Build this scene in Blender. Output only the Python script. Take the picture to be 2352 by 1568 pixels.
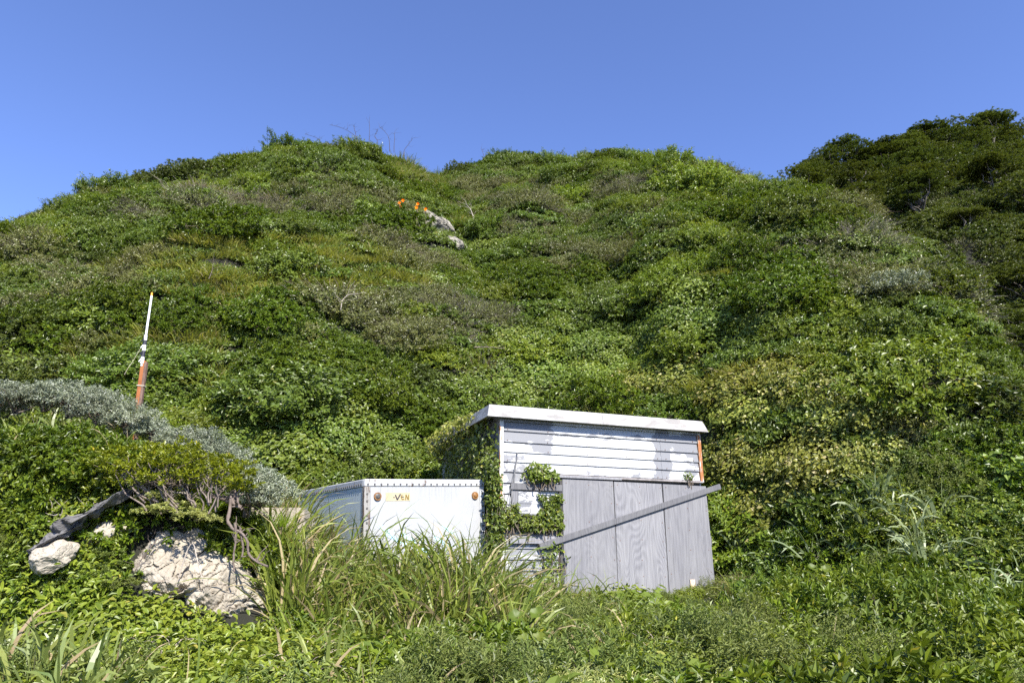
import bpy, bmesh, math, random
import numpy as np
from mathutils import Vector, Matrix, Euler

for o in list(bpy.data.objects):
    bpy.data.objects.remove(o)
S = bpy.context.scene
COL = S.collection
PI = math.pi

# ------------------------------------------------------------------ camera, sky, sun, exposure
PITCH = math.radians(17.0)
EYE = np.array([0.0, 0.0, 1.6])
FPX = 1568.0                      # focal length in units of a 2352 px wide frame (24 mm lens)
cam_d = bpy.data.cameras.new('camera'); cam_d.sensor_width = 36.0; cam_d.lens = 24.0
cam_d.clip_start = 0.05; cam_d.clip_end = 2000.0
cam = bpy.data.objects.new('camera', cam_d); COL.objects.link(cam)
cam.location = EYE; cam.rotation_euler = (PI/2 + PITCH, 0, 0)
S.camera = cam

SUN_EL, SUN_AZ = math.radians(43), math.radians(25)      # azimuth: behind the camera, towards its right
to_sun = Vector((math.sin(SUN_AZ)*math.cos(SUN_EL), -math.cos(SUN_AZ)*math.cos(SUN_EL), math.sin(SUN_EL)))
W = bpy.data.worlds.new('World'); S.world = W; W.use_nodes = True
wn = W.node_tree.nodes; wl = W.node_tree.links
sky = wn.new('ShaderNodeTexSky'); sky.sky_type = 'NISHITA'; sky.sun_disc = False
sky.sun_elevation = SUN_EL; sky.sun_rotation = PI - SUN_AZ
sky.air_density = 0.8; sky.dust_density = 0.0; sky.ozone_density = 7.5; sky.altitude = 0.0
W.cycles.sampling_method = 'MANUAL'; W.cycles.sample_map_resolution = 512
bg = wn['Background']; bg.inputs['Strength'].default_value = 0.13
tn = wn.new('ShaderNodeMix'); tn.data_type = 'RGBA'; tn.blend_type = 'MULTIPLY'; tn.inputs[0].default_value = 1.0; tn.inputs[7].default_value = (1.12, .95, 1.05, 1)   # white balance of the sky
wl.new(sky.outputs[0], tn.inputs[6]); wl.new(tn.outputs[2], bg.inputs['Color'])
sd = bpy.data.lights.new('sun', 'SUN'); sd.energy = 5.0; sd.angle = math.radians(0.53); sd.color = (1.0, 0.955, 0.88)
so = bpy.data.objects.new('sun', sd); COL.objects.link(so)
so.rotation_euler = to_sun.to_track_quat('Z', 'Y').to_euler()
S.view_settings.view_transform = 'Standard'; S.view_settings.look = 'None'
S.view_settings.exposure = 1.2; S.view_settings.gamma = 1.0; S.view_settings.use_curve_mapping = False
S.cycles.use_denoising = False
S.cycles.use_adaptive_sampling = True; S.cycles.adaptive_threshold = 0.015
S.cycles.max_bounces = 6; S.cycles.diffuse_bounces = 3; S.cycles.glossy_bounces = 2; S.cycles.transmission_bounces = 3
S.cycles.sample_clamp_indirect = 4.0

# ------------------------------------------------------------------ numeric helpers
def sstep(a, b, x):
    t = np.clip((np.asarray(x, float)-a)/(b-a), 0, 1); return t*t*(3-2*t)
def _h(ix, iy, iz, s):
    n = (ix.astype(np.int64)*374761393 + iy.astype(np.int64)*668265263 + iz.astype(np.int64)*2147483647 + s*974634777) & 0xffffffff
    n = ((n ^ (n >> 13))*1274126177) & 0xffffffff
    n = n ^ (n >> 16)
    return n.astype(np.float64)/4294967295.0
def vnoise(p, s=0):
    p = np.asarray(p, float)
    if p.shape[-1] == 2: p = np.concatenate([p, np.zeros(p.shape[:-1]+(1,))], -1)
    i = np.floor(p); f = p-i; f = f*f*(3-2*f); i = i.astype(np.int64)
    x, y, z = i[..., 0], i[..., 1], i[..., 2]; fx, fy, fz = f[..., 0], f[..., 1], f[..., 2]
    r = 0
    for dx in (0, 1):
        for dy in (0, 1):
            for dz in (0, 1):
                w = (fx if dx else 1-fx)*(fy if dy else 1-fy)*(fz if dz else 1-fz)
                r = r + w*_h(x+dx, y+dy, z+dz, s)
    return r*2-1
def fbm(p, o=4, s=0):
    p = np.asarray(p, float); r = 0; a = 1
    for k in range(o):
        r = r + a*vnoise(p*2.0**k, s+k*17); a *= .5
    return r
def xy(X, Y): return np.stack([np.asarray(X, float), np.asarray(Y, float)], -1)
_fw = np.array([0, math.cos(PITCH), math.sin(PITCH)]); _up = np.array([0, -math.sin(PITCH), math.cos(PITCH)])
def ray(px, py):
    return _fw + np.array([1., 0, 0])*(px-1176)/FPX + _up*(784-py)/FPX
def at(px, py, Y):
    d = ray(px, py); return EYE + d*(Y/d[1])
def unproj(p):
    q = np.asarray(p, float)-EYE; d = q@_fw
    return np.stack([1176+FPX*q[..., 0]/d, 784-FPX*(q@_up)/d], -1)

# ------------------------------------------------------------------ the lie of the land
_crest = [(-260,800,36),(-120,720,35),(0,615,34),(60,570,33.5),(110,525,33),(200,458,33),(300,412,33),(420,385,33),(540,367,33),(650,357,34),(730,335,34),(800,326,34),
          (870,336,34),(940,368,35),(990,388,36),(1060,380,37),(1110,362,38),(1190,352,38),(1290,372,38.5),(1400,380,38.5),(1540,388,38.5),(1640,402,38),(1720,425,38)]
_cw = np.array([at(*c) for c in _crest])
_tx = np.linspace(-45, 45, 901)
def _table(xs, ys, sm=7):
    t = np.interp(_tx, xs, ys); k = np.exp(-np.linspace(-2, 2, 2*sm+1)**2); k /= k.sum()
    return np.convolve(np.pad(t, sm, 'edge'), k, 'valid')
_tY, _tZ = _table(_cw[:, 0], _cw[:, 1]), _table(_cw[:, 0], _cw[:, 2]-np.interp(_cw[:, 0], [-25,-20.5,-18,-14,-11,-8,-5,0,12], [4.2,2.3,.8,.25,.3,.6,.3,.35,.4]))
_tF = _table([-30,-12,-6,-2,0,3.6,4.6,6,8,12,20], [12,11.6,11.4,12.6,13.4,13.2,11.4,9.6,8.2,7.6,9], 6)
_rc = np.array([at(*c) for c in [(1400,540,46),(1600,470,48),(1730,430,48),(1800,385,49),(1900,362,50),(2050,335,52),(2200,320,54),(2352,332,55),(2700,350,55)]])
def base_z(X, Y):
    z = np.interp(Y, [-20,3,5,7,9,11,14,20], [-.6,.12,.36,.52,.58,.75,1.1,1.8])
    return z + .25*sstep(2, 6, X)*sstep(3, 7, Y) + .11*fbm(xy(X, Y)*.7, 3, 5)
def Xr(Y): return np.interp(Y, [0,8,13,17.5,25,34.7,40,60], [5.6,6.8,8.9,10.5,12.6,14.3,15,15.5])
def H(X, Y):
    X = np.asarray(X, float); Y = np.asarray(Y, float)
    b = base_z(X, Y)
    Yc, Zc, Yf = (np.interp(X, _tx, t) for t in (_tY, _tZ, _tF))
    t = (Y-Yf)/(Yc-Yf); tc = np.clip(t, 0, 1)
    g = .78*tc+.22*np.sin(PI/2*tc)
    g = np.where(t < .12, g*sstep(-.02, .12, t)**.5, g)
    m = b+(Zc-b)*g - np.where(t > 1, .6*(Y-Yc), 0)
    gx = np.interp(Y, [16,18,24,30,36,40], [.4,0,-1.6,-3.2,-4.4,-5]); dep = np.interp(Y, [14,20,29,33,36,39], [0,.5,1.4,.9,.1,0])
    m = m-dep*np.exp(-((X-gx)/1.5)**2)
    bump = (.9*fbm(xy(X*.22, Y*.22), 3, 11)+.45*fbm(xy(X*.6, Y*.45), 2, 12))*sstep(.02, .2, t)*np.where(t > .85, .6, 1)*np.interp(X, [-18, -12], [.45, 1])
    m = m+bump
    xr = Xr(Y); k = sstep(0, 4.0, X-xr)
    m = m*(1-.75*k)-1.0*k
    rY = np.interp(X, _rc[:, 0], _rc[:, 1]); rZ = np.interp(X, _rc[:, 0], _rc[:, 2]-1.6)
    rt = (Y-13)/(rY-13); rtc = np.clip(rt, 0, 1)
    r = b+(rZ-b)*(.9*rtc+.1*np.sin(PI/2*rtc)) - np.where(rt > 1, .5*(Y-rY), 0)
    r = r + (1.4*fbm(xy(X*.13, Y*.13), 3, 21))*sstep(0, .2, rt) - 2.2*np.exp(-((X-xr-3.0)/2.2)**2)*sstep(10, 20, Y)
    r = np.where(X < xr-6, -50, r)
    z = np.where(X > xr, np.maximum(m, r), np.maximum(m, np.where(Y > Yc+4, r, -50)))
    Mz = np.interp(X, [-14,-8,-6,-4,-2.9,-2.35,-1.8], [2.6,2.45,2.25,1.75,1.0,.42,0])
    Yr = np.interp(X, [-8,-5,-2.2], [.3,.1,.1])
    mo = b + (Mz+.12*fbm(xy(X, Y)*1.1, 3, 31)*np.clip(Mz, 0, 1))*sstep(6.0, 7.55, Y-Yr)*(1-.7*sstep(8.6, 12, Y))
    return np.maximum(z, np.where(Mz > .01, mo, -50))
def hit(px, py, y0=3.0, y1=70.0):
    d = ray(px, py); Y = np.arange(y0, y1, .05); P = EYE+d*(Y/d[1])[:, None]
    k = np.nonzero(P[:, 2] < H(P[:, 0], P[:, 1]))[0]
    return P[k[0]] if len(k) else P[-1]
def nrm(X, Y, e=.4):
    gx = (H(X+e, Y)-H(X-e, Y))/(2*e); gy = (H(X, Y+e)-H(X, Y-e))/(2*e)
    n = np.stack([-gx, -gy, np.ones_like(gx)], -1); return n/np.linalg.norm(n, axis=-1, keepdims=True)

# ------------------------------------------------------------------ object helpers
def tag(o, label=None, cat=None, group=None, kind=None):
    if label: o['label'] = label
    if cat: o['category'] = cat
    if group: o['group'] = group
    if kind: o['kind'] = kind
    return o
def mesh_np(name, V, F, mats=(), mi=None, tint=None, smooth=False, uv=None):
    """V (n,3); F list/array of equal-size faces or list of lists"""
    me = bpy.data.meshes.new(name)
    V = np.asarray(V, np.float32)
    if isinstance(F, np.ndarray):
        k = F.shape[1]; nf = len(F)
        me.vertices.add(len(V)); me.vertices.foreach_set('co', V.ravel())
        me.loops.add(nf*k); me.loops.foreach_set('vertex_index', F.astype(np.int32).ravel())
        me.polygons.add(nf); me.polygons.foreach_set('loop_start', np.arange(0, nf*k, k, dtype=np.int32))
        me.polygons.foreach_set('loop_total', np.full(nf, k, np.int32))
        me.update(calc_edges=True)
    else:
        me.from_pydata(V.tolist(), [], F); me.update()
    for m in mats: me.materials.append(m)
    if mi is not None: me.polygons.foreach_set('material_index', np.asarray(mi, np.int32))
    if tint is not None:
        a = me.attributes.new('tint', 'FLOAT', 'POINT'); a.data.foreach_set('value', np.asarray(tint, np.float32))
    me.polygons.foreach_set('use_smooth', np.full(len(me.polygons), smooth))
    return me
def obj(name, me, parent=None, loc=None, rot=None):
    o = bpy.data.objects.new(name, me); COL.objects.link(o)
    if parent: o.parent = parent
    if loc is not None: o.location = loc
    if rot is not None: o.rotation_euler = rot
    return o
def empty(name, loc, rot=(0, 0, 0)):
    o = bpy.data.objects.new(name, None); COL.objects.link(o); o.location = loc; o.rotation_euler = rot; o.empty_display_size = .2
    return o
class MB:
    def __init__(s): s.v = []; s.f = []
    def add(s, V, F):
        n = len(s.v); s.v += [tuple(v) for v in V]; s.f += [[i+n for i in f] for f in F]; return s
    def box(s, a, b, jit=0, rng=None):
        (x0, y0, z0), (x1, y1, z1) = a, b
        V = [(x0,y0,z0),(x1,y0,z0),(x1,y1,z0),(x0,y1,z0),(x0,y0,z1),(x1,y0,z1),(x1,y1,z1),(x0,y1,z1)]
        if jit: V = [tuple(c+(rng or random).uniform(-jit, jit) for c in v) for v in V]
        return s.add(V, [[0,3,2,1],[4,5,6,7],[0,1,5,4],[1,2,6,5],[2,3,7,6],[3,0,4,7]])
    def bar(s, p, q, w, h, up=(0, -1, 0)):
        """board from p to q; w across (in plane), h thick along up"""
        p, q, u = Vector(p), Vector(q), Vector(up).normalized(); d = (q-p).normalized(); c = d.cross(u).normalized()
        V = [e+c*(i*w/2)+u*(j*h) for e in (p, q) for i, j in ((-1,0),(1,0),(1,1),(-1,1))]
        return s.add(V, [[0,1,2,3],[7,6,5,4],[0,4,5,1],[1,5,6,2],[2,6,7,3],[3,7,4,0]])
    def cyl(s, c, r, h, axis=(0, -1, 0), n=10, r2=None):
        a = Vector(axis).normalized(); u = a.orthogonal().normalized(); w = a.cross(u); c = Vector(c); r2 = r if r2 is None else r2
        V = [c+(u*math.cos(t)+w*math.sin(t))*r for t in np.linspace(0, 2*PI, n, False)]+[c+a*h+(u*math.cos(t)+w*math.sin(t))*r2 for t in np.linspace(0, 2*PI, n, False)]
        return s.add(V, [[i, (i+1) % n, n+(i+1) % n, n+i] for i in range(n)]+[list(range(n))[::-1], list(range(n, 2*n))])
    def obj(s, name, mat, parent=None, bevel=0, smooth=False):
        me = bpy.data.meshes.new(name); me.from_pydata(s.v, [], s.f); me.materials.append(mat)
        bm = bmesh.new(); bm.from_mesh(me)
        if bevel: bmesh.ops.bevel(bm, geom=list(bm.edges), offset=bevel, segments=1, affect='EDGES')
        bmesh.ops.recalc_face_normals(bm, faces=bm.faces); bm.to_mesh(me); bm.free()
        if smooth: me.polygons.foreach_set('use_smooth', [True]*len(me.polygons))
        return obj(name, me, parent)
def tube_arr(P, R, n=5):
    P = np.asarray(P, float); R = np.asarray(R, float); k = len(P)
    T = np.gradient(P, axis=0); T /= np.linalg.norm(T, axis=1, keepdims=True)+1e-9
    ref = np.array([.31, .77, .55]); U = np.cross(T, ref); U /= np.linalg.norm(U, axis=1, keepdims=True)+1e-9; Wv = np.cross(T, U)
    a = np.linspace(0, 2*PI, n, False)
    V = (P[:, None]+R[:, None, None]*(U[:, None]*np.cos(a)[None, :, None]+Wv[:, None]*np.sin(a)[None, :, None])).reshape(-1, 3)
    i = np.arange(k-1)[:, None]*n; j = np.arange(n)[None]; jn = (j+1) % n
    F = np.stack([i+j, i+jn, i+n+jn, i+n+j], -1).reshape(-1, 4)
    return V, F
def join_arr(parts):
    Vs, Fs, n = [], [], 0
    for V, F in parts:
        Vs.append(V); Fs.append(F+n); n += len(V)
    return np.concatenate(Vs), np.concatenate(Fs)
def wob(p, q, k, amp, rng, sag=0):
    p, q = np.asarray(p, float), np.asarray(q, float); t = np.linspace(0, 1, k)[:, None]
    P = p+(q-p)*t; w = np.cumsum(rng.normal(0, 1, (k, 3)), 0); w -= w[0]+(w[-1]-w[0])*t
    P = P+w*amp*np.linalg.norm(q-p)/math.sqrt(k); P[:, 2] -= sag*(4*t*(1-t))[:, 0]
    return P

# ------------------------------------------------------------------ materials
def newmat(name):
    m = bpy.data.materials.new(name); m.use_nodes = True; nt = m.node_tree
    return m, nt, nt.nodes['Principled BSDF']
def N(nt, t, **kw):
    n = nt.nodes.new(t)
    for k, v in kw.items():
        if k in n.inputs: n.inputs[k].default_value = v
        else: setattr(n, k, v)
    return n
def L(nt, a, b): nt.links.new(a, b)
def math_(nt, op, a, b=None, clamp=False):
    n = nt.nodes.new('ShaderNodeMath'); n.operation = op; n.use_clamp = clamp
    for i, v in enumerate((a, b)):
        if v is None: continue
        if isinstance(v, (int, float)): n.inputs[i].default_value = v
        else: L(nt, v, n.inputs[i])
    return n.outputs[0]
def mixc(nt, fac, a, b, mode='MIX'):
    n = nt.nodes.new('ShaderNodeMix'); n.data_type = 'RGBA'; n.blend_type = mode
    for s, v in ((n.inputs[0], fac), (n.inputs[6], a), (n.inputs[7], b)):
        if isinstance(v, (int, float)): s.default_value = v
        elif isinstance(v, tuple): s.default_value = v+(1,) if len(v) == 3 else v
        else: L(nt, v, s)
    return n.outputs[2]
def ramp(nt, fac, stops):
    n = nt.nodes.new('ShaderNodeValToRGB'); e = n.color_ramp.elements
    while len(e) < len(stops): e.new(.5)
    for i, (p, c) in enumerate(stops): e[i].position = p; e[i].color = c+(1,) if isinstance(c, tuple) else (c, c, c, 1)
    L(nt, fac, n.inputs[0]); return n.outputs[0]
def coords(nt, scale=(1, 1, 1), loc=(0, 0, 0), which='Object'):
    t = nt.nodes.new('ShaderNodeTexCoord'); m = nt.nodes.new('ShaderNodeMapping')
    m.inputs['Scale'].default_value = scale; m.inputs['Location'].default_value = loc
    L(nt, t.outputs[which], m.inputs[0]); return m.outputs[0]
def noise(nt, vec, scale, detail=4, rough=.55, dist=0):
    n = N(nt, 'ShaderNodeTexNoise', Scale=scale, Detail=detail, Roughness=rough, Distortion=dist); L(nt, vec, n.inputs['Vector']); return n.outputs['Fac']
def bump(nt, bs, height, strength=.5, dist=.02):
    n = N(nt, 'ShaderNodeBump', Strength=strength, Distance=dist); L(nt, height, n.inputs['Height']); L(nt, n.outputs[0], bs.inputs['Normal'])

def leafmat(name, c0, c1, cy=None, ysel=.94, rough=.42, spec=.45, trans=.28, var=.34, under=None, raw=False):
    """leaf colour runs c0..c1 with the leaf's own tint, cy for the few yellow or dry ones"""
    m, nt, bs = newmat(name)
    a = N(nt, 'ShaderNodeAttribute', attribute_name='tint').outputs['Fac']
    if not raw: c0, c1 = (tuple(x*k for x, k in zip(c, (1.50, 1.34, .80))) for c in (c0, c1))
    cy = cy or (c1[0]*1.7, c1[1]*1.25, c1[2]*.9)
    c = ramp(nt, a, [(0, c0), (.8, c1), (ysel, c1), (min(1, ysel+.02), cy)])
    oi = nt.nodes.new('ShaderNodeObjectInfo').outputs['Random']
    hs = N(nt, 'ShaderNodeHueSaturation'); L(nt, c, hs.inputs['Color'])
    L(nt, math_(nt, 'ADD', math_(nt, 'MULTIPLY', oi, .020), .486), hs.inputs['Hue'])
    oi2 = math_(nt, 'FRACT', math_(nt, 'MULTIPLY', oi, 17.31))
    L(nt, math_(nt, 'ADD', math_(nt, 'MULTIPLY', oi2, var), 1-var/2), hs.inputs['Value'])
    col = hs.outputs[0]
    if under:
        g = nt.nodes.new('ShaderNodeNewGeometry').outputs['Backfacing']
        col = mixc(nt, g, col, under)
    L(nt, col, bs.inputs['Base Color']); bs.inputs['Roughness'].default_value = rough; bs.inputs['Specular IOR Level'].default_value = spec
    tr = N(nt, 'ShaderNodeBsdfTranslucent'); L(nt, mixc(nt, 1.0, col, (1.5, 1.5, .75), 'MULTIPLY'), tr.inputs[0])
    mx = N(nt, 'ShaderNodeMixShader'); mx.inputs[0].default_value = trans
    L(nt, bs.outputs[0], mx.inputs[1]); L(nt, tr.outputs[0], mx.inputs[2]); L(nt, mx.outputs[0], nt.nodes['Material Output'].inputs[0])
    return m
def plainmat(name, c, rough=.8, var=None, scale=20, bmp=0, metal=0, spec=.3):
    m, nt, bs = newmat(name); bs.inputs['Roughness'].default_value = rough; bs.inputs['Metallic'].default_value = metal; bs.inputs['Specular IOR Level'].default_value = spec
    v = coords(nt); n = noise(nt, v, scale, 5)
    L(nt, ramp(nt, n, [(.3, c), (.7, var or tuple(x*1.35 for x in c))]), bs.inputs['Base Color'])
    if bmp: bump(nt, bs, n, bmp)
    return m
M = {}
def make_materials():
    # soil and litter under the plants
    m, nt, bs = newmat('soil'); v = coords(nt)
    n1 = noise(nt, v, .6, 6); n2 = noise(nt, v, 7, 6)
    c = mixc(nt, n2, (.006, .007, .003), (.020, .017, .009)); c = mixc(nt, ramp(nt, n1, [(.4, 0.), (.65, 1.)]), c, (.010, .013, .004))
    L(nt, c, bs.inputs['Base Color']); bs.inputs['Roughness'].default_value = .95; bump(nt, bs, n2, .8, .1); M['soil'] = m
    M['twig'] = plainmat('twig_bark', (.085, .065, .045), .85, (.16, .13, .10), 30)
    M['deadtwig'] = plainmat('bleached_wood', (.26, .22, .18), .85, (.42, .37, .31), 12)
    M['darktwig'] = plainmat('dark_twig', (.045, .035, .035), .85, (.08, .065, .06), 20)
    M['root'] = plainmat('root_bark', (.085, .065, .052), .9, (.19, .15, .125), 14, .8)
    M['branch'] = plainmat('pinkish_grey_bark', (.11, .085, .07), .85, (.22, .18, .15), 20)
    M['bark'] = plainmat('bark', (.09, .075, .06), .9, (.2, .175, .145), 8, .6)
    M['tobira'] = leafmat('glossy_leaf', (.030, .062, .008), (.085, .135, .014), (.26, .25, .02), .96, .42, .5, .25)
    M['broad'] = leafmat('mid_green_leaf', (.036, .068, .012), (.085, .135, .026), (.24, .22, .05), .965, .42, .5, .3)
    M['dark'] = leafmat('dark_leaf', (.030, .052, .013), (.075, .105, .028), (.12, .11, .04), .97, .42, .5, .25)
    M['grey'] = leafmat('grey_green_leaf', (.052, .070, .028), (.112, .132, .060), (.24, .22, .13), .94, .4, .55, .2)
    M['silver'] = leafmat('silver_leaf', (.13, .16, .095), (.34, .37, .265), (.50, .51, .45), .85, .55, .35, .12, .25, raw=True)
    M['bright'] = leafmat('bright_green_leaf', (.050, .090, .012), (.115, .165, .024), (.32, .30, .04), .96, .42, .45, .32)
    M['vine'] = leafmat('vine_leaf', (.055, .085, .018), (.160, .190, .048), (.38, .34, .13), .90, .45, .45, .3)
    M['ivy'] = leafmat('ivy_leaf', (.026, .050, .010), (.080, .120, .022), (.26, .26, .04), .95, .42, .5, .25)
    M['kudzu'] = leafmat('fresh_vine_leaf', (.050, .092, .018), (.112, .168, .036), (.25, .27, .06), .95, .42, .45, .32)
    M['mug'] = leafmat('mugwort_leaf', (.060, .095, .036), (.130, .175, .080), (.26, .29, .17), .93, .6, .25, .25)
    M['palemug'] = leafmat('pale_mugwort_leaf', (.16, .20, .105), (.31, .36, .215), (.42, .45, .32), .93, .6, .25, .25, .3)
    M['fresh'] = leafmat('lush_weed_leaf', (.068, .112, .018), (.150, .205, .036), (.32, .30, .05), .95, .42, .45, .32)
    M['round'] = leafmat('round_leaf', (.085, .130, .050), (.15, .205, .09), (.24, .27, .11), .95, .5, .4, .28, .3)
    M['neartob'] = leafmat('yellow_green_glossy_leaf', (.065, .105, .008), (.155, .205, .014), (.36, .32, .02), .95, .4, .5, .3, .2)  # brighter yellow-green leaf colour of the near mound shrub
    M['butter'] = leafmat('butterbur_leaf', (.046, .078, .014), (.074, .110, .020), (.10, .12, .025), .95, .5, .35, .3, .2)
    M['grass'] = leafmat('grass_blade', (.055, .092, .024), (.128, .170, .048), (.33, .27, .14), .88, .45, .45, .3, .4)
    M['pampas'] = leafmat('pale_arching_blade', (.15, .19, .085), (.25, .30, .15), (.36, .34, .2), .93, .45, .45, .28, .25, raw=True)
    M['bluegrass'] = leafmat('broad_grass_blade', (.070, .115, .045), (.145, .190, .080), (.40, .32, .18), .84, .42, .5, .28, .4)
    M['palegrass'] = leafmat('pale_grass_blade', (.110, .130, .045), (.220, .235, .090), (.40, .34, .18), .80, .5, .4, .28, .4)
    M['tuft'] = leafmat('lime_grass_blade', (.085, .150, .012), (.165, .245, .022), (.22, .27, .03), .95, .4, .45, .35, .2)
    M['bamboo'] = leafmat('dwarf_bamboo_leaf', (.085, .115, .030), (.185, .215, .066), (.36, .31, .15), .90, .45, .45, .3, .3)
    M['ridge'] = leafmat('shade_toned_evergreen_leaf', (.024, .042, .010), (.072, .102, .024), (.12, .11, .04), .97, .42, .5, .25, .3)  # leaf colour darkened to carry the shade between the ridge crowns
    M['drybrush'] = leafmat('dry_leaf', (.10, .085, .055), (.17, .15, .095), (.25, .22, .15), .9, .6, .3, .2, .4)
    M['lily'] = leafmat('orange_petal', (.75, .20, .01), (.9, .30, .015), (.9, .35, .03), .95, .5, .3, .3, .15)
    M['white_petal'] = plainmat('white_petal', (.75, .75, .72), .6, (.85, .85, .82))
    M['purple'] = plainmat('purple_petal', (.30, .20, .50), .6, (.4, .28, .6))
    M['plume'] = plainmat('dry_plume', (.33, .25, .20), .8, (.5, .42, .36), 30)
make_materials()

# ------------------------------------------------------------------ ground sheets
def sheet(name, xs, ys, keep=None):
    X, Y = np.meshgrid(xs, ys); Z = H(X, Y); nx, ny = len(xs), len(ys)
    i = np.arange(nx*ny).reshape(ny, nx)
    F = np.stack([i[:-1, :-1], i[:-1, 1:], i[1:, 1:], i[1:, :-1]], -1).reshape(-1, 4)
    return mesh_np(name, np.stack([X, Y, Z], -1).reshape(-1, 3), F, [M['soil']], smooth=True)
xs = np.concatenate([np.arange(-44, -12, .6), np.arange(-12, 17, .28), np.arange(17, 70, .8)])
ys = np.concatenate([np.arange(-20, 2, 1.2), np.arange(2, 16, .2), np.arange(16, 46, .4), np.arange(46, 80, 1.2)])
tag(obj('hillside_terrain', sheet('hillside_terrain', xs, ys)), 'overgrown dark soil of the steep coastal hillside', 'terrain', kind='structure')
g = MB().add([(-900,-900,-5.5),(900,-900,-5.5),(900,900,-5.5),(-900,900,-5.5)], [[0,1,2,3]]).obj('ground', M['soil'])
tag(g, 'low dark ground reaching out beyond the hill', 'ground', kind='structure')
# ------------------------------------------------------------------ shed
def painted_siding():
    m, nt, bs = newmat('peeling_white_paint'); v = coords(nt)
    wn_ = N(nt, 'ShaderNodeTexNoise', Scale=4.5, Detail=5.0); L(nt, v, wn_.inputs['Vector'])
    wv = N(nt, 'ShaderNodeVectorMath', operation='MULTIPLY_ADD'); L(nt, wn_.outputs['Color'], wv.inputs[0]); wv.inputs[1].default_value = (.5, 0, .22); L(nt, v, wv.inputs[2])
    ws = N(nt, 'ShaderNodeVectorMath', operation='SUBTRACT'); L(nt, wv.outputs[0], ws.inputs[0]); ws.inputs[1].default_value = (.25, 0, .11)
    sx = N(nt, 'ShaderNodeSeparateXYZ'); L(nt, ws.outputs[0], sx.inputs[0]); x, z = sx.outputs[0], sx.outputs[2]
    n = noise(nt, coords(nt, (2.2, 1, 5.5)), 1.6, 8, .62, .4); fine = noise(nt, coords(nt, (6, 1, 9)), 5, 6, .6)
    def band(s, a, b, soft):
        return math_(nt, 'MULTIPLY', ramp(nt, math_(nt, 'MULTIPLY', math_(nt, 'SUBTRACT', s, a-soft), 1/soft, True), [(0, 0.), (1, 1.)]),
                     math_(nt, 'SUBTRACT', 1, math_(nt, 'MULTIPLY', math_(nt, 'SUBTRACT', s, b), 1/soft, True)))
    def box(x0, x1, z0, z1, s=.12): return math_(nt, 'MULTIPLY', band(x, x0, x1, s), band(z, z0, z1, s*.5))
    bias = math_(nt, 'MULTIPLY', box(-.2, .62, 2.60, 3.1), .34)
    for args, k in (((.55, .80, 2.42, 2.9, .1), .22), ((-.2, .42, 1.2, 2.35), .16), ((2.78, 2.98, 2.1, 3.1, .08), .26), ((3.0, 3.7, 2.52, 2.82, .15), .22), ((.8, 2.8, 2.70, 2.76, .05), .16), ((1.0, 2.7, 2.08, 2.2, .06), .09), ((3.35, 3.7, 2.1, 2.9, .1), .15), ((-.2, 1.1, 0, 1.3), .2)):
        bias = math_(nt, 'ADD', bias, math_(nt, 'MULTIPLY', box(*args), k))
    val = math_(nt, 'ADD', math_(nt, 'ADD', math_(nt, 'MULTIPLY', n, .75), math_(nt, 'MULTIPLY', fine, .22)), bias)
    peel = ramp(nt, val, [(.635, 0.), (.650, 1.)])
    grey = mixc(nt, noise(nt, coords(nt, (3, 1, 20)), 6, 5), (.145, .148, .160), (.195, .198, .208))
    white = mixc(nt, ramp(nt, noise(nt, coords(nt, (5, 1, 1.2)), 4, 5), [(.5, 0.), (.8, 1.)]), (.41, .413, .415), (.33, .333, .33))
    spots = ramp(nt, noise(nt, v, 42, 3), [(.70, 0.), (.74, 1.)])
    white = mixc(nt, math_(nt, 'MULTIPLY', spots, .5), white, (.35, .36, .39))
    L(nt, mixc(nt, peel, white, grey), bs.inputs['Base Color']); bs.inputs['Roughness'].default_value = .6
    bump(nt, bs, math_(nt, 'ADD', math_(nt, 'MULTIPLY', peel, -1.0), math_(nt, 'MULTIPLY', fine, .4)), .5, .006); return m
def plywood(name, seed, tone=1.0, figure=.5, warm=0):
    m, nt, bs = newmat(name)
    loc = (seed*3.7, 0, seed*1.9)
    ring = noise(nt, coords(nt, (1.5, 1, .30), loc), 1.5, 1.5, .4); fig = math_(nt, 'ADD', math_(nt, 'MULTIPLY', math_(nt, 'SINE', math_(nt, 'MULTIPLY', ring, 210.0)), .5), .5)
    g = noise(nt, coords(nt, (30, 1, 1.0), loc), 1.3, 7, .65); broad = noise(nt, coords(nt, (2.4, 1, .7), loc), 1.5, 4)
    k = math_(nt, 'ADD', math_(nt, 'MULTIPLY', g, 1-figure*.30), math_(nt, 'MULTIPLY', fig, figure*.30))
    t = tone
    c = ramp(nt, k, [(.25, (.088*t, .087*t, .094*t)), (.5, (.165*t, .163*t, .172*t)), (.75, (.235*t, .232*t, .238*t))])
    c = mixc(nt, ramp(nt, broad, [(.35, 0.), (.7, 1.)]), c, mixc(nt, .35, c, (.26*t, .255*t, .25*t)))
    vo = N(nt, 'ShaderNodeTexVoronoi', Scale=2.6); L(nt, coords(nt, (1, 0, .7), loc), vo.inputs['Vector'])
    c = mixc(nt, ramp(nt, vo.outputs['Distance'], [(.025, .85), (.05, 0.)]), c, (.10, .095, .09))
    L(nt, c, bs.inputs['Base Color']); bs.inputs['Roughness'].default_value = .75; bs.inputs['Specular IOR Level'].default_value = .35
    bump(nt, bs, k, .55, .004); return m
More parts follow.
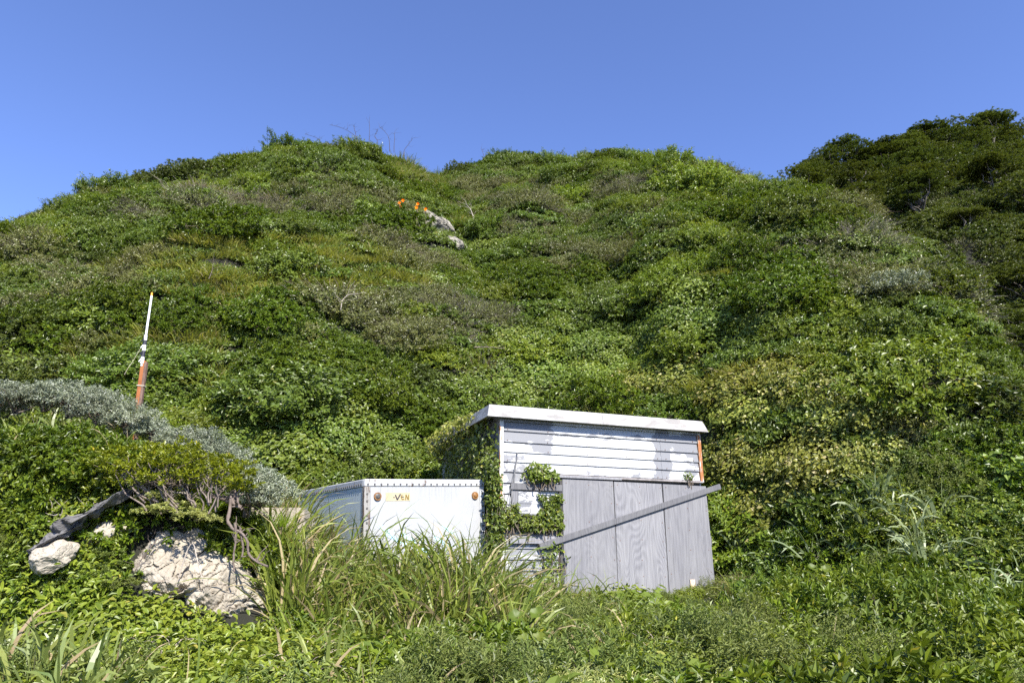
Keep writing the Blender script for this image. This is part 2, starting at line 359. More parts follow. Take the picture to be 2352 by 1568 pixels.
def fascia_mat():
    m, nt, bs = newmat('weathered_white_fascia')
    n = noise(nt, coords(nt, (1.2, 1, 3)), 3, 8, .65, .6); n2 = noise(nt, coords(nt, (1, 1, 1)), 26, 5)
    br = N(nt, 'ShaderNodeTexBrick', Scale=1.0); br.inputs['Color1'].default_value = (0, 0, 0, 1); br.inputs['Color2'].default_value = (1, 1, 1, 1); br.inputs['Mortar Size'].default_value = 0
    br.inputs['Brick Width'].default_value = .55; br.inputs['Row Height'].default_value = 3; L(nt, coords(nt, (1, 1, 1), (.15, 0, 1.5)), br.inputs['Vector'])
    c = mixc(nt, ramp(nt, n, [(.42, 0.), (.62, 1.)]), (.37, .37, .36), (.20, .19, .18))
    c = mixc(nt, math_(nt, 'MULTIPLY', br.outputs['Color'], .22), c, (.38, .34, .30))
    c = mixc(nt, ramp(nt, n2, [(.62, 0.), (.72, .6)]), c, (.24, .22, .2))
    L(nt, c, bs.inputs['Base Color']); bs.inputs['Roughness'].default_value = .65; bump(nt, bs, n2, .3, .005); return m
def rusty_trim(name='rusty_painted_metal', amt=.5, paint=(.50, .49, .45), r0=(.20, .065, .02), r1=(.42, .17, .05)):
    m, nt, bs = newmat(name); n = noise(nt, coords(nt, (14, 14, 2.2)), 1.6, 8, .65)
    r = noise(nt, coords(nt), 40, 5)
    rust = mixc(nt, r, r0, r1)
    L(nt, mixc(nt, ramp(nt, n, [(amt, 0.), (amt+.04, 1.)]), paint, rust), bs.inputs['Base Color']); bs.inputs['Roughness'].default_value = .7; bump(nt, bs, n, .5, .004); return m
M['siding'] = painted_siding(); M['fascia'] = fascia_mat(); M['rust'] = rusty_trim(); M['rust2'] = rusty_trim('heavily_rusted_metal', .40)
M['ply1'] = plywood('plywood_grey_fine', 1, .98, .25); M['ply2'] = plywood('plywood_grey_figured', 2.3, 1.08, .5); M['ply3'] = plywood('plywood_grey_streaked', 5.1, .95, .3)
M['board'] = plywood('weathered_board', 7.7, .66, .4); M['board2'] = plywood('weathered_board_pale', 9.2, 1.15, .4); M['freshwood'] = plainmat('pale_fresh_wood', (.50, .38, .26), .7, (.62, .50, .37), 15)
M['inner'] = plainmat('dark_shed_inside', (.05, .047, .045), .9, (.09, .085, .08), 10)
M['rail'] = plainmat('old_door_rail', (.16, .145, .14), .7, (.33, .30, .29), 12, .3)
M['nail'] = plainmat('rusty_nail', (.12, .06, .035), .6, (.2, .1, .06), 60)
M['roofing'] = plainmat('grey_roofing', (.34, .33, .32), .8, (.5, .49, .47), 6, .3)
M['cable'] = plainmat('grey_cable', (.12, .12, .125), .6, (.2, .2, .2), 20)

SHED = empty('shed', (-.172, 10.556, .664), (-.004, .004, .36))
tag(SHED, 'small white shed with peeling siding and three grey plywood door panels', 'shed')
def build_shed():
    rg = random.Random(5); D = 3.45; WW = 3.635
    MB().box((.02, .03, -.6), (WW-.02, D, 2.93)).obj('wall', M['inner'], SHED)
    zs = [2.955, 2.865, 2.715, 2.545, 2.392, 2.236, 2.083]
    def plank(x0, x1, z0, z1, lift=.0):
        b = MB(); j = rg.uniform(-.003, .003)
        V = [(x0, -.011-lift, z0+j), (x1, -.011-lift, z0+j), (x1, .028, z0+j), (x0, .028, z0+j), (x0, .012, z1+j), (x1, .012, z1+j), (x1, .028, z1+j), (x0, .028, z1+j)]
        b.add(V, [[0,3,2,1],[4,5,6,7],[0,1,5,4],[1,2,6,5],[2,3,7,6],[3,0,4,7]]).obj('siding_plank', M['siding'], SHED, .0015)
    for i in range(6):
        a, b = (2.86, 1.02) if i == 0 else (2.86, None)
        cuts = [.03, 1.72, WW-.03] if i == 0 else [.03, 2.862, WW-.03]
        for c0, c1 in zip(cuts[:-1], cuts[1:]): plank(c0+.0015, c1-.0015, zs[i+1]+.004, zs[i]+.006)
    z = 2.083
    while z > -.3:                                   # the strip of siding beside the doors
        plank(.03, 1.0, z-.158, z+.002); z -= .16
    for k in range(len(zs)-1):                       # nails in rows
        for x in (.1, .78, 1.48, 2.2, 2.78, 2.95, 3.5):
            MB().cyl((x+rg.uniform(-.01, .01), -.014, zs[k+1]+.03), .007, .006, n=6).obj('nail', M['nail'], SHED)
    # side wall towards the van box
    for i in range(18):
        z0 = -.1+i*.17
        MB().box((-.012-.004*(i % 2), .04, z0), (.018, D-.02, z0+.166)).obj('side_plank', M['siding'], SHED)
    MB().box((-.034, -.028, -.5), (.028, .03, 2.93)).obj('corner_trim', M['rust'], SHED, .002)
    MB().box((WW-.028, -.028, 2.06), (WW+.034, .05, 2.93)).obj('corner_trim', M['rust2'], SHED, .002)
    MB().box((WW-.0, .05, -.4), (WW+.02, D, 2.93)).obj('side_wall', M['siding'], SHED)
    # roof: slab, sloped fascia boards, soffit
    roof = MB().box((-.23, -.11, 2.985), (WW+.06, D+.12, 3.06)).obj('roof', M['roofing'], SHED, .004)
    def fas(x0, x1, xb0, xb1):
        V = [(xb0, -.165, 2.902), (xb1, -.165, 2.902), (x1, -.125, 3.092), (x0, -.125, 3.092), (xb0, -.14, 2.900), (xb1, -.14, 2.900), (x1, -.105, 3.090), (x0, -.105, 3.090)]
        MB().add(V, [[0,1,2,3],[5,4,7,6],[1,5,6,2],[4,0,3,7],[3,2,6,7],[4,5,1,0]]).obj('fascia_board', M['fascia'], roof, .002)
    fas(-.245, 1.70, -.285, 1.70); fas(1.703, 3.66, 1.703, 3.745)
    V = [(-.285, -.162, 2.902), (-.285, D+.1, 2.902), (-.247, D+.1, 3.088), (-.247, -.12, 3.088), (-.262, -.162, 2.902), (-.262, D+.1, 2.902), (-.225, D+.1, 3.088), (-.225, -.12, 3.088)]
    MB().add(V, [[0,3,2,1],[4,5,6,7],[0,1,5,4],[2,3,7,6],[0,4,7,3],[1,2,6,5]]).obj('rake_board', M['fascia'], roof, .001)
    V = [(3.742, -.16, 2.905), (3.742, D+.1, 2.905), (3.664, D+.1, 3.088), (3.664, -.115, 3.088), (3.72, -.15, 2.905), (3.72, D+.1, 2.905), (3.64, D+.1, 3.088), (3.64, -.11, 3.088)]
    MB().add(V, [[0,1,2,3],[4,7,6,5],[0,4,5,1],[2,6,7,3],[0,3,7,4],[1,5,6,2]]).obj('rake_board', M['fascia'], roof, .001)
    MB().box((-.25, -.14, 2.942), (WW+.05, .0, 2.962)).obj('soffit', M['board2'], roof)
    MB().box((-.05, -.032, 2.865), (WW+.02, -.019, 2.94)).obj('frieze_board', M['siding'], SHED, .002)
    # sliding doors of plywood
    rail = MB().box((.93, -.055, 2.045), (WW+.0, .0, 2.075)).obj('door_rail', M['rail'], SHED, .003)
    MB().box((.92, -.075, 2.028), (2.05, -.058, 2.066)).obj('rail_cover', M['board2'], rail, .002)
    MB().box((.95, -.045, -.4), (1.0, .01, 2.03)).obj('door_shade_strip', M['inner'], SHED)  # dark strip standing in for the first panel's shadow on the wall
    for i, (x0, x1, zt, zb, yo, mt) in enumerate(((1.006, 1.912, 2.018, .30, -.050, 'ply1'), (1.922, 2.822, 2.006, .28, -.046, 'ply2'), (2.834, 3.690, 1.998, .02, -.052, 'ply3'))):
        V = [(x0, yo, zb), (x1+.012*i, yo, zb), (x1+.012*i, yo+.012, zb), (x0, yo+.012, zb), (x0, yo, zt), (x1-.012, yo, zt-.006), (x1-.012, yo+.012, zt-.006), (x0, yo+.012, zt)]
        p = MB().add(V, [[0,3,2,1],[4,5,6,7],[0,1,5,4],[1,2,6,5],[2,3,7,6],[3,0,4,7]]).obj('door_panel', M[mt], SHED, .0015)
        for rz in np.linspace(zb+.25, zt-.06, 6):
            for rx in (x0+.05, (x0+x1)/2+rg.uniform(-.02, .02), x1-.05):
                MB().cyl((rx+rg.uniform(-.015, .015), yo, rz+rg.uniform(-.03, .03)), .007, .004, n=6).obj('nail', M['nail'], p)
        if i: MB().box((x0-.012, yo-.004+.006, zb), (x0-.004, yo+.03, zt-.01)).obj('door_gap', M['inner'], p)
    MB().bar((.595, -.056, .99), (3.955, -.056, 1.998), .088, .036).obj('brace_board', M['board'], SHED, .003)
    MB().box((.14, -.062, 1.822), (.995, -.024, 1.916), .003, rg).obj('batten', M['board'], SHED, .003)
    MB().box((.13, -.066, 1.035), (1.0, -.028, 1.145), .004, rg).obj('batten', M['board2'], SHED, .003)
    MB().box((.16, -.04, 1.46), (.262, -.019, 1.82)).obj('window_board', M['ply1'], SHED, .002)
    MB().box((.15, -.05, 1.44), (.98, -.019, 1.462)).obj('window_sill', M['board'], SHED, .002)
    for a, b in (((.27, 1.62), (.62, 1.80)), ((.27, 1.466), (.62, 1.616))):
        MB().box((a[0], -.036, a[1]), (b[0], -.019, b[1])).obj('window_panel', M['siding'], SHED, .002)
    MB().box((WW+.03, -.02, 1.03), (WW+.10, .03, 1.17)).obj('support_block', M['board'], SHED, .004)
    MB().box((3.55, -.05, .06), (3.78, .02, .18)).obj('support_block', M['board'], SHED, .004)
    MB().box((3.22, -.074, .18), (3.31, -.0535, .50)).obj('patch_board', M['freshwood'], SHED, .002)
    hk = MB().cyl((.255, -.004, 2.37), .012, .03, n=8).obj('cable_hook', M['cable'], SHED)
    r2 = np.random.default_rng(3)
    for q, r in (((.10, -.06, 1.50), .006), ((.16, -.045, 1.62), .005), ((.02, -.09, 1.45), .004)):
        V, F = tube_arr(wob((.255, -.03, 2.36), q, 10, .02, r2, .03), np.full(10, r), 5); obj('cable', mesh_np('cable', V, F, [M['cable']], smooth=True), hk)
build_shed()

# ------------------------------------------------------------------ van body (cargo box)
def van_paint(name, tone, dirt=.5):
    m, nt, bs = newmat(name); v = coords(nt)
    st = noise(nt, coords(nt, (16, 16, .8)), 1.5, 5); n = noise(nt, v, 3, 7, .6); f = noise(nt, v, 55, 4)
    sx = N(nt, 'ShaderNodeSeparateXYZ'); L(nt, v, sx.inputs[0])
    top = math_(nt, 'MULTIPLY', math_(nt, 'ADD', sx.outputs[2], .40), 2.6, True)
    k = math_(nt, 'MULTIPLY', math_(nt, 'MULTIPLY', ramp(nt, st, [(.5, 0.), (.75, 1.)]), top), dirt)
    c = mixc(nt, k, tone, (.20, .19, .13))
    c = mixc(nt, math_(nt, 'MULTIPLY', ramp(nt, n, [(.5, 0.), (.75, 1.)]), .25), c, (.60, .62, .60))
    c = mixc(nt, ramp(nt, f, [(.71, 0.), (.75, .6)]), c, (.18, .12, .08))
    L(nt, c, bs.inputs['Base Color']); bs.inputs['Roughness'].default_value = .45; bump(nt, bs, n, .15, .01); return m
M['van'] = van_paint('faded_white_panel', (.335, .34, .345), 1.0); M['vanside'] = van_paint('faded_shade_tinted_panel', (.50, .56, .59), .4)  # bluish tone of the side panel imitates its skylit shade
M['vanrail'] = rusty_trim('pitted_white_rail', .60, (.40, .41, .42), (.10, .075, .06), (.2, .15, .11)); M['vanpost'] = rusty_trim('stained_grey_post', .50, (.26, .25, .23), (.07, .05, .04), (.16, .12, .09))
M['rivet'] = plainmat('dull_rivet', (.07, .065, .06), .5, (.12, .11, .10), 40, 0, .1)
M['lens'] = plainmat('rusted_marker_lamp', (.13, .06, .02), .45, (.30, .15, .05), 40, .4)
M['plate'] = plainmat('cream_sticker', (.36, .31, .19), .6, (.42, .37, .24), 8); M['ink'] = plainmat('black_ink', (.03, .03, .04), .6, (.06, .05, .06)); M['ink2'] = plainmat('gold_ink', (.17, .11, .02), .6, (.22, .15, .03))
M['streak'] = plainmat('cyan_print', (.42, .62, .74), .6, (.5, .7, .8), 8)
VAN = empty('van_box', (-2.0, 9.42, 2.53), (.0, -.052, .63))
tag(VAN, 'old white riveted van cargo box half buried in tall grass', 'van box')
def build_van():
    w, D, h = 1.93, 2.6, 1.9
    MB().box((.03, .03, -h), (w-.03, D, -.03)).obj('box_frame', M['inner'], VAN)
    fr = MB().box((.085, -.002, -h), (w-.07, .028, -.105)).obj('front_panel', M['van'], VAN, .002)
    MB().box((-.004, .07, -h), (.028, D, -.105)).obj('side_panel', M['vanside'], VAN, .002)
    MB().box((w-.026, .05, -h), (w+.004, D, -.1)).obj('side_panel', M['van'], VAN, .002)
    MB().box((.0, .0, -.028), (w, D+.02, .0)).obj('top', M['van'], VAN, .008)
    MB().box((-.012, -.014, -.100), (w+.012, .02, -.006)).obj('top_rail', M['vanrail'], VAN, .006)
    MB().box((-.016, .022, -.102), (.02, D+.02, -.008)).obj('top_rail', M['vanrail'], VAN, .006)
    MB().box((-.014, -.012, -h), (.082, .02, -.104)).obj('corner_post', M['vanpost'], VAN, .006)
    MB().box((-.012, .022, -h), (.02, .068, -.104)).obj('corner_post', M['vanpost'], VAN, .005)
    MB().box((w-.068, -.012, -h), (w+.012, .02, -.104)).obj('corner_post', M['vanrail'], VAN, .006)
    rv = MB().cyl((0, 0, 0), .014, .008, n=8).obj('rivet', M['rivet'], VAN)
    def rivet(p, ax='y'):
        nonlocal rv
        o = rv
        if o is None: o = bpy.data.objects.new('rivet', rmesh); COL.objects.link(o); o.parent = VAN
        o.location = p; o.rotation_euler = (0, 0, 0) if ax == 'y' else (0, 0, -PI/2); rv = None
    rmesh = rv.data
    for x in np.linspace(.04, w-.03, 20): rivet((x, -.014, -.072))
    for y in np.arange(.08, D, .075): rivet((-.016, y, -.07), 'x')
    for z in np.arange(-.2, -1.3, -.095): rivet((w-.030, -.012, z)); rivet((.03, -.012, z))
    for x in (.185, w-.16):
        lp = MB().cyl((x, -.002, -.235), .055, .022, n=14).obj('marker_lamp', M['lens'], VAN, 0)
        MB().cyl((x, -.024, -.235), .040, .014, n=12, r2=.018).obj('lens', M['rivet'] if x < 1 else M['lens'], lp)
    st = MB().box((.31, -.0045, -.30), (.69, -.002, -.185)).obj('sticker', M['plate'], VAN)
    def stroke(pts, wd, mt, name='letter'):
        b = MB()
        for p, q in zip(pts[:-1], pts[1:]): b.bar((p[0], -.0055, p[1]), (q[0], -.0055, q[1]), wd, .0015)
        b.obj(name, M[mt], st)
    stroke([(.425, -.250), (.445, -.250)], .014, 'ink')
    stroke([(.455, -.215), (.485, -.285), (.535, -.205)], .018, 'ink')
    stroke([(.560, -.215), (.545, -.25), (.560, -.28), (.59, -.275)], .013, 'ink2'); stroke([(.55, -.245), (.585, -.245)], .012, 'ink')
    stroke([(.615, -.285), (.62, -.215), (.655, -.285), (.662, -.215)], .014, 'ink2')
    for i, (x, z, l) in enumerate(((.18, -.60, .25), (.30, -.72, .35), (.55, -.74, .22), (1.2, -.66, .18), (1.05, -.8, .3), (.75, -.9, .3))):   # remnants of printed stripes
        MB().bar((x, -.0035, z), (x+l, -.0035, z-l*.55), .05, .002).obj('printed_stripe', M['streak'], VAN)
build_van()

# ------------------------------------------------------------------ pole on a wooden post
def build_pole():
    M['postwood'] = plainmat('orange_stained_wood', (.24, .075, .022), .7, (.36, .14, .05), 9, .3); M['postdark'] = plainmat('dark_brown_wood', (.10, .06, .045), .85, (.20, .13, .10), 12, .6)  # orange wood for the post, darker brown for the strip on its right
    M['pipe'] = plainmat('white_plastic_pipe', (.78, .80, .80), .4, (.84, .85, .85), 6); M['tape'] = plainmat('black_tape', (.015, .017, .025), .5, (.03, .03, .04)); M['rag'] = plainmat('dirty_white_tape', (.6, .6, .6), .7, (.75, .75, .75), 20)
    M['tip'] = plainmat('orange_tip', (.8, .30, .03), .5, (.85, .4, .05)); M['wire'] = plainmat('thin_wire', (.4, .34, .25), .5, (.5, .45, .35))
    Y = 9.3
    b = at(322, 935, Y); m = at(333, 830, Y); t = at(349, 672, Y)
    b[2] = min(b[2], float(H(b[0], b[1]))+.02)-.25
    P = empty('marker_pole', b); tag(P, 'white pole with black tape bound to a leaning orange wooden post', 'pole')
    l = lambda p: tuple(np.asarray(p)-b)
    bm_, mm = Vector((0, 0, 0)), Vector(l(m)); d = (Vector(l(t))-mm).normalized()
    MB().bar(bm_, mm, .058, .055).obj('post', M['postwood'], P, .006)
    MB().bar(bm_+Vector((.044, -.004, 0)), mm+Vector((.040, -.004, -.02)), .034, .055).obj('post_batten', M['postdark'], P, .006)
    for f in (.55, .8):
        q = bm_.lerp(mm, f); MB().bar(q+Vector((-.035, -.002, 0)), q+Vector((.068, -.002, -.008)), .013, .062).obj('wire_tie', M['wire'], P)
    pt = Vector(l(t))
    def seg(a, b2, r, mat, name, n=10):
        V, F = tube_arr([tuple(a), tuple(a.lerp(b2, .5)), tuple(b2)], [r, r, r*.97], n); F = np.concatenate([F]); o = obj(name, mesh_np(name, V, F, [M[mat]], smooth=True), P); return o
    s = mm+Vector((-.01, -.05, -.08))
    seg(s, pt-d*.05, .0145, 'pipe', 'pole'); seg(pt-d*.05, pt, .014, 'tip', 'pole_tip')
    ln = (pt-s).length
    for a, c, r, mt in ((.03, .12, .025, 'rag'), (.12, .20, .027, 'tape'), (.20, .28, .024, 'rag'), (.28, .34, .026, 'tape'), (.34, .41, .022, 'rag')):
        seg(s.lerp(pt, a), s.lerp(pt, c), r, mt, 'tape_wrap')
    for k in range(4):
        q = s.lerp(pt, .05+k*.09); MB().bar(q+Vector((-.03, -.034, 0)), q+Vector((.0, -.036, .045)), .014, .003).obj('torn_tape', M['tape' if k % 2 else 'rag'], P)
    r = np.random.default_rng(2)
    V, F = tube_arr(wob(s.lerp(pt, .3), s+Vector((-.22, 0, -.12)), 6, .05, r), np.full(6, .003), 4); obj('loose_wire', mesh_np('loose_wire', V, F, [M['wire']]), P)
build_pole()

# ------------------------------------------------------------------ rock
def rock_mat(name, a, b, crack, lich=None):
    m, nt, bs = newmat(name); v = coords(nt)
    n = noise(nt, v, 2.2, 8, .6); f = noise(nt, v, 18, 7, .65); ff = noise(nt, v, 60, 4)
    c = mixc(nt, ramp(nt, n, [(.35, 0.), (.68, 1.)]), a, b)
    c = mixc(nt, ramp(nt, f, [(.30, .7), (.45, 0.)]), c, crack)
    if lich: c = mixc(nt, ramp(nt, noise(nt, v, 5, 7, .7), [(.46, 0.), (.56, .85)]), c, lich)
    L(nt, c, bs.inputs['Base Color']); bs.inputs['Roughness'].default_value = .9; bs.inputs['Specular IOR Level'].default_value = .25
    bump(nt, bs, math_(nt, 'ADD', f, math_(nt, 'MULTIPLY', ff, .35)), .9, .02); return m
M['rock'] = rock_mat('pale_sandstone', (.29, .252, .195), (.40, .36, .29), (.17, .13, .09))
M['slab'] = rock_mat('dark_lichened_rock', (.075, .07, .068), (.17, .165, .16), (.03, .027, .025))
M['farrock'] = rock_mat('mottled_grey_rock', (.23, .21, .165), (.33, .305, .25), (.11, .09, .07), (.075, .07, .062))
def rock(name, c, size, seed, mat, rot=(0, 0, 0), cuts=14, crackdir=(.85, 0, .5), crack=.05, lump=.12, sub=5, face=None):
    bm = bmesh.new(); bmesh.ops.create_icosphere(bm, subdivisions=sub, radius=1.0)
    P = np.array([v.co for v in bm.verts]); F = np.array([[v.index for v in f.verts] for f in bm.faces]); bm.free()
    r = np.random.default_rng(seed)
    P = np.sign(P)*np.abs(P)**.75
    for k in range(cuts):
        n = r.normal(0, 1, 3); n /= np.linalg.norm(n); d = r.uniform(.74, .97)
        e = np.maximum(P@n-d, 0); P = P-e[:, None]*n*.93
    if face:
        n = np.array(face[:3]); n /= np.linalg.norm(n); e = np.maximum(P@n-face[3], 0); P = P-e[:, None]*n*.95
    Q = P*np.array(size); N0 = P/np.linalg.norm(P, axis=1, keepdims=True)
    cd = np.array(crackdir)/np.linalg.norm(crackdir); al = Q@cd
    perp = Q-al[:, None]*cd*.78; sc = 3.2/max(size)*.55
    wv = Q+.12*np.stack([fbm(Q*3+k*9, 3, seed+k) for k in range(3)], -1)
    ridg = np.abs(fbm((wv-(wv@cd)[:, None]*cd*.8)*sc*1.6, 3, seed+3)); cr = np.exp(-(ridg/.045)**2)
    ridg2 = np.abs(fbm(wv*sc*1.9, 3, seed+8)); cr2 = np.exp(-(ridg2/.04)**2)
    step = np.floor(fbm(perp*sc*1.1, 2, seed+5)*4)/4
    disp = lump*fbm(Q*sc, 4, seed+1)*max(size)*.5 + .10*step*max(size)*.6 - crack*cr*max(size) - crack*.5*cr2*max(size) + .012*fbm(Q*9, 3, seed+2)
    Q = Q+N0*disp[:, None]
    me = mesh_np(name, Q, F, [M[mat]], smooth=False)
    return obj(name, me, None, c, rot)
def rock_face():
    """fractured face that stands a little proud of the bank: blocks with their own tilt, recessed joints"""
    r = np.random.default_rng(14); nx, ny = 190, 125
    poly = np.array([(318, 1232), (372, 1205), (430, 1212), (478, 1188), (522, 1210), (548, 1255), (590, 1290), (625, 1335), (668, 1392), (640, 1418), (560, 1412), (480, 1402), (400, 1378), (330, 1352), (284, 1322), (296, 1272)], float)
    PX, PY = np.meshgrid(np.linspace(255, 700, nx), np.linspace(1165, 1440, ny))
    gx, gy = np.linspace(255, 700, 24), np.linspace(1165, 1440, 16)
    hy = np.array([[hit(a, b)[1] for a in gx] for b in gy]); hy = np.minimum(hy, 8.2)
    for _ in range(3): hp = np.pad(hy, 1, 'edge'); hy = (hp[1:-1, 1:-1]*2+hp[:-2, 1:-1]+hp[2:, 1:-1]+hp[1:-1, :-2]+hp[1:-1, 2:])/6
    fx, fy = (PX-gx[0])/(gx[1]-gx[0]), (PY-gy[0])/(gy[1]-gy[0]); ix, iy = np.clip(fx.astype(int), 0, 22), np.clip(fy.astype(int), 0, 14); fx, fy = fx-ix, fy-iy
    Yt = hy[iy, ix]*(1-fx)*(1-fy)+hy[iy, ix+1]*fx*(1-fy)+hy[iy+1, ix]*(1-fx)*fy+hy[iy+1, ix+1]*fx*fy
    q = np.stack([PX, PY], -1)+14*np.stack([fbm(np.stack([PX, PY], -1)/38, 4, 3), fbm(np.stack([PX, PY], -1)/38, 4, 9)], -1)
    ins = np.zeros(PX.shape, bool); dist = np.full(PX.shape, 1e9)
    for a, b in zip(poly, np.roll(poly, -1, 0)):
        c = ((a[1] > q[..., 1]) != (b[1] > q[..., 1])) & (q[..., 0] < (b[0]-a[0])*(q[..., 1]-a[1])/(b[1]-a[1]+1e-9)+a[0]); ins ^= c
        t = np.clip(((q-a)@(b-a))/((b-a)@(b-a)), 0, 1); dist = np.minimum(dist, np.linalg.norm(q-a-t[..., None]*(b-a), axis=-1))
    sd_ = np.where(ins, dist, -dist)
    def blocks(n, amp, tilt, seed, joint):
        rr = np.random.default_rng(seed); ang = math.radians(-27); ca, sa = math.cos(ang), math.sin(ang)
        w = np.stack([PX, PY], -1)+np.stack([fbm(np.stack([PX, PY], -1)/22, 3, seed), fbm(np.stack([PX, PY], -1)/22, 3, seed+5)], -1)*7
        A = np.stack([(w[..., 0]*ca+w[..., 1]*sa)*.55, (-w[..., 0]*sa+w[..., 1]*ca)*1.25], -1)
        s = np.stack([rr.uniform(A[..., 0].min(), A[..., 0].max(), n), rr.uniform(A[..., 1].min(), A[..., 1].max(), n)], -1)
        d = np.linalg.norm(A[:, :, None]-s, axis=-1); k = d.argmin(-1); ds = np.sort(d, -1); g = rr.normal(0, tilt, (n, 2)); off = rr.normal(0, amp, n)
        e = A-s[k]; return off[k]+(e*g[k]).sum(-1)-joint*np.exp(-((ds[..., 1]-ds[..., 0])/3.2)**2)
    pr = .13*sstep(0, 55, sd_)+.05+blocks(13, .030, .0011, 5, .034)+blocks(55, .007, .0009, 7, .011)+blocks(260, .002, .0007, 11, .003)+.016*fbm(np.stack([PX, PY], -1)/30, 5, 2)
    Yp = Yt-np.where(sd_ > 0, pr*sstep(-4, 12, sd_), -.02-.35*sstep(0, 60, -sd_))
    d = np.stack([ray(a, b) for a, b in zip(PX.ravel(), PY.ravel())]); V = EYE+d*(Yp.ravel()/d[:, 1])[:, None]
    idx = np.arange(nx*ny).reshape(ny, nx); F = np.stack([idx[:-1, :-1], idx[1:, :-1], idx[1:, 1:], idx[:-1, 1:]], -1).reshape(-1, 4)
    rim = np.concatenate([idx[0], idx[1:, -1], idx[-1, -2::-1], idx[-2:0, -1][:0], idx[-2:0:-1, 0]]); nb = len(V); V2 = V[rim]+np.array([0, .5, -.1]); V = np.concatenate([V, V2]); m = len(rim)
    F = np.concatenate([F, np.stack([rim, np.roll(rim, -1), nb+(np.arange(m)+1) % m, nb+np.arange(m)], -1)])
    c = V.mean(0); o = obj('rock_outcrop', mesh_np('rock_outcrop', V-c, F, [M['rock']], smooth=False), None, tuple(c))
    tag(o, 'large pale cracked rock face below the bright green shrub', 'rock', 'pale rocks of the bank')
def build_rocks():
    rock_face()
    o = rock('boulder', at(115, 1278, 6.55), (.20, .19, .135), 22, 'rock', (0, -.2, .3), 26, (1, 0, .2), .05, .16, 5); tag(o, 'pale grey loose boulder under the dark rock ledge', 'boulder')
    o = rock('boulder', at(160, 1258, 6.62), (.085, .09, .055), 23, 'rock', (0, .2, .3), 12, (1, 0, .2), .05, .1, 3); tag(o, 'small pale stone wedged beside the loose boulder', 'boulder')
    o = rock('rock_ledge', at(205, 1185, 6.85), (.36, .34, .085), 31, 'slab', (.15, -.62, .1), 20, (1, 0, 0), .09, .6); tag(o, 'dark rough ledge of rock jutting out below dead branches, upper piece', 'rock', 'dark rock ledges')
    o = rock('rock_ledge', at(140, 1230, 6.72), (.27, .3, .07), 33, 'slab', (.15, -.55, .2), 20, (1, 0, 0), .09, .6); tag(o, 'dark rough ledge of rock directly above the loose boulder, lower piece', 'rock', 'dark rock ledges')
    o = rock('rock_outcrop', at(245, 1232, 7.1), (.30, .25, .13), 37, 'rock', (0, -.4, 0), 8, (1, 0, .5), .08); tag(o, 'shadowed tan rock tucked beneath the dark ledge', 'rock', 'pale rocks of the bank')
    p = hit(1000, 520); o = rock('rock_outcrop', p+np.array([0, -.05, -.1]), (.85, .6, .55), 41, 'farrock', (0, .8, 0), 12, (.8, 0, -.6), .10, .15); tag(o, 'grey mottled rock below the left summit beside orange flowers', 'rock')
    p = hit(1045, 565); o = rock('rock_outcrop', p+np.array([0, -.1, .0]), (.4, .4, .28), 43, 'farrock', (0, .8, 0), 12, (.8, 0, -.6), .10, .15, 4); tag(o, 'lower tail of the mottled rock in the gully', 'rock')
build_rocks()
# ------------------------------------------------------------------ plant geometry
def unit(a): return a/(np.linalg.norm(a, axis=-1, keepdims=True)+1e-9)
def leaf_arr(P, D, Nn, Ln, Wd, rng, shape='rhomb', droop=.15, tint=None):
    """one leaf per row: base P, axis D, face normal Nn"""
    n = len(P); D = unit(D); Sd = unit(np.cross(D, Nn)); Nn = np.cross(Sd, D)
    Ln = np.broadcast_to(Ln, (n,))[:, None]; Wd = np.broadcast_to(Wd, (n,))[:, None]
    if shape == 'rhomb':
        pts = [(0, 0, 0), (.5, .5, .10), (1, 0, -droop), (.5, -.5, .10)]; F = [[0, 1, 2], [0, 2, 3]]
    elif shape == 'obov':      # broad towards the tip
        pts = [(0, 0, 0), (.62, .5, .10), (.95, .22, .0), (1, 0, -droop*.6), (.95, -.22, .0), (.62, -.5, .10)]; F = [[0, 1, 2], [0, 2, 3], [0, 3, 4], [0, 4, 5]]
    elif shape == 'oval':
        pts = [(0, 0, 0), (.25, .42, .06), (.65, .45, .03), (1, 0, -droop), (.65, -.45, .03), (.25, -.42, .06)]; F = [[0, 1, 2], [0, 2, 3], [0, 3, 4], [0, 4, 5]]
    elif shape == 'lance':
        pts = [(0, 0, 0), (.3, .5, .08), (.7, .32, -droop*.3), (1, 0, -droop), (.7, -.32, -droop*.3), (.3, -.5, .08)]; F = [[0, 1, 2], [0, 2, 3], [0, 3, 4], [0, 4, 5]]
    elif shape == 'heart':
        pts = [(.12, 0, 0), (-.02, .28, .06), (.22, .52, .07), (.6, .36, .0), (1, 0, -droop), (.6, -.36, .0), (.22, -.52, .07), (-.02, -.28, .06)]
        F = [[0, 1, 2], [0, 2, 3], [0, 3, 4], [0, 4, 5], [0, 5, 6], [0, 6, 7]]
    V = np.stack([P+D*Ln*a+Sd*Wd*b+Nn*Ln*c for a, b, c in pts], 1)
    k = len(pts); F = np.array(F)[None]+np.arange(n)[:, None, None]*k
    t = rng.random(n) if tint is None else tint
    return V.reshape(-1, 3), F.reshape(-1, 3), np.repeat(t, k)
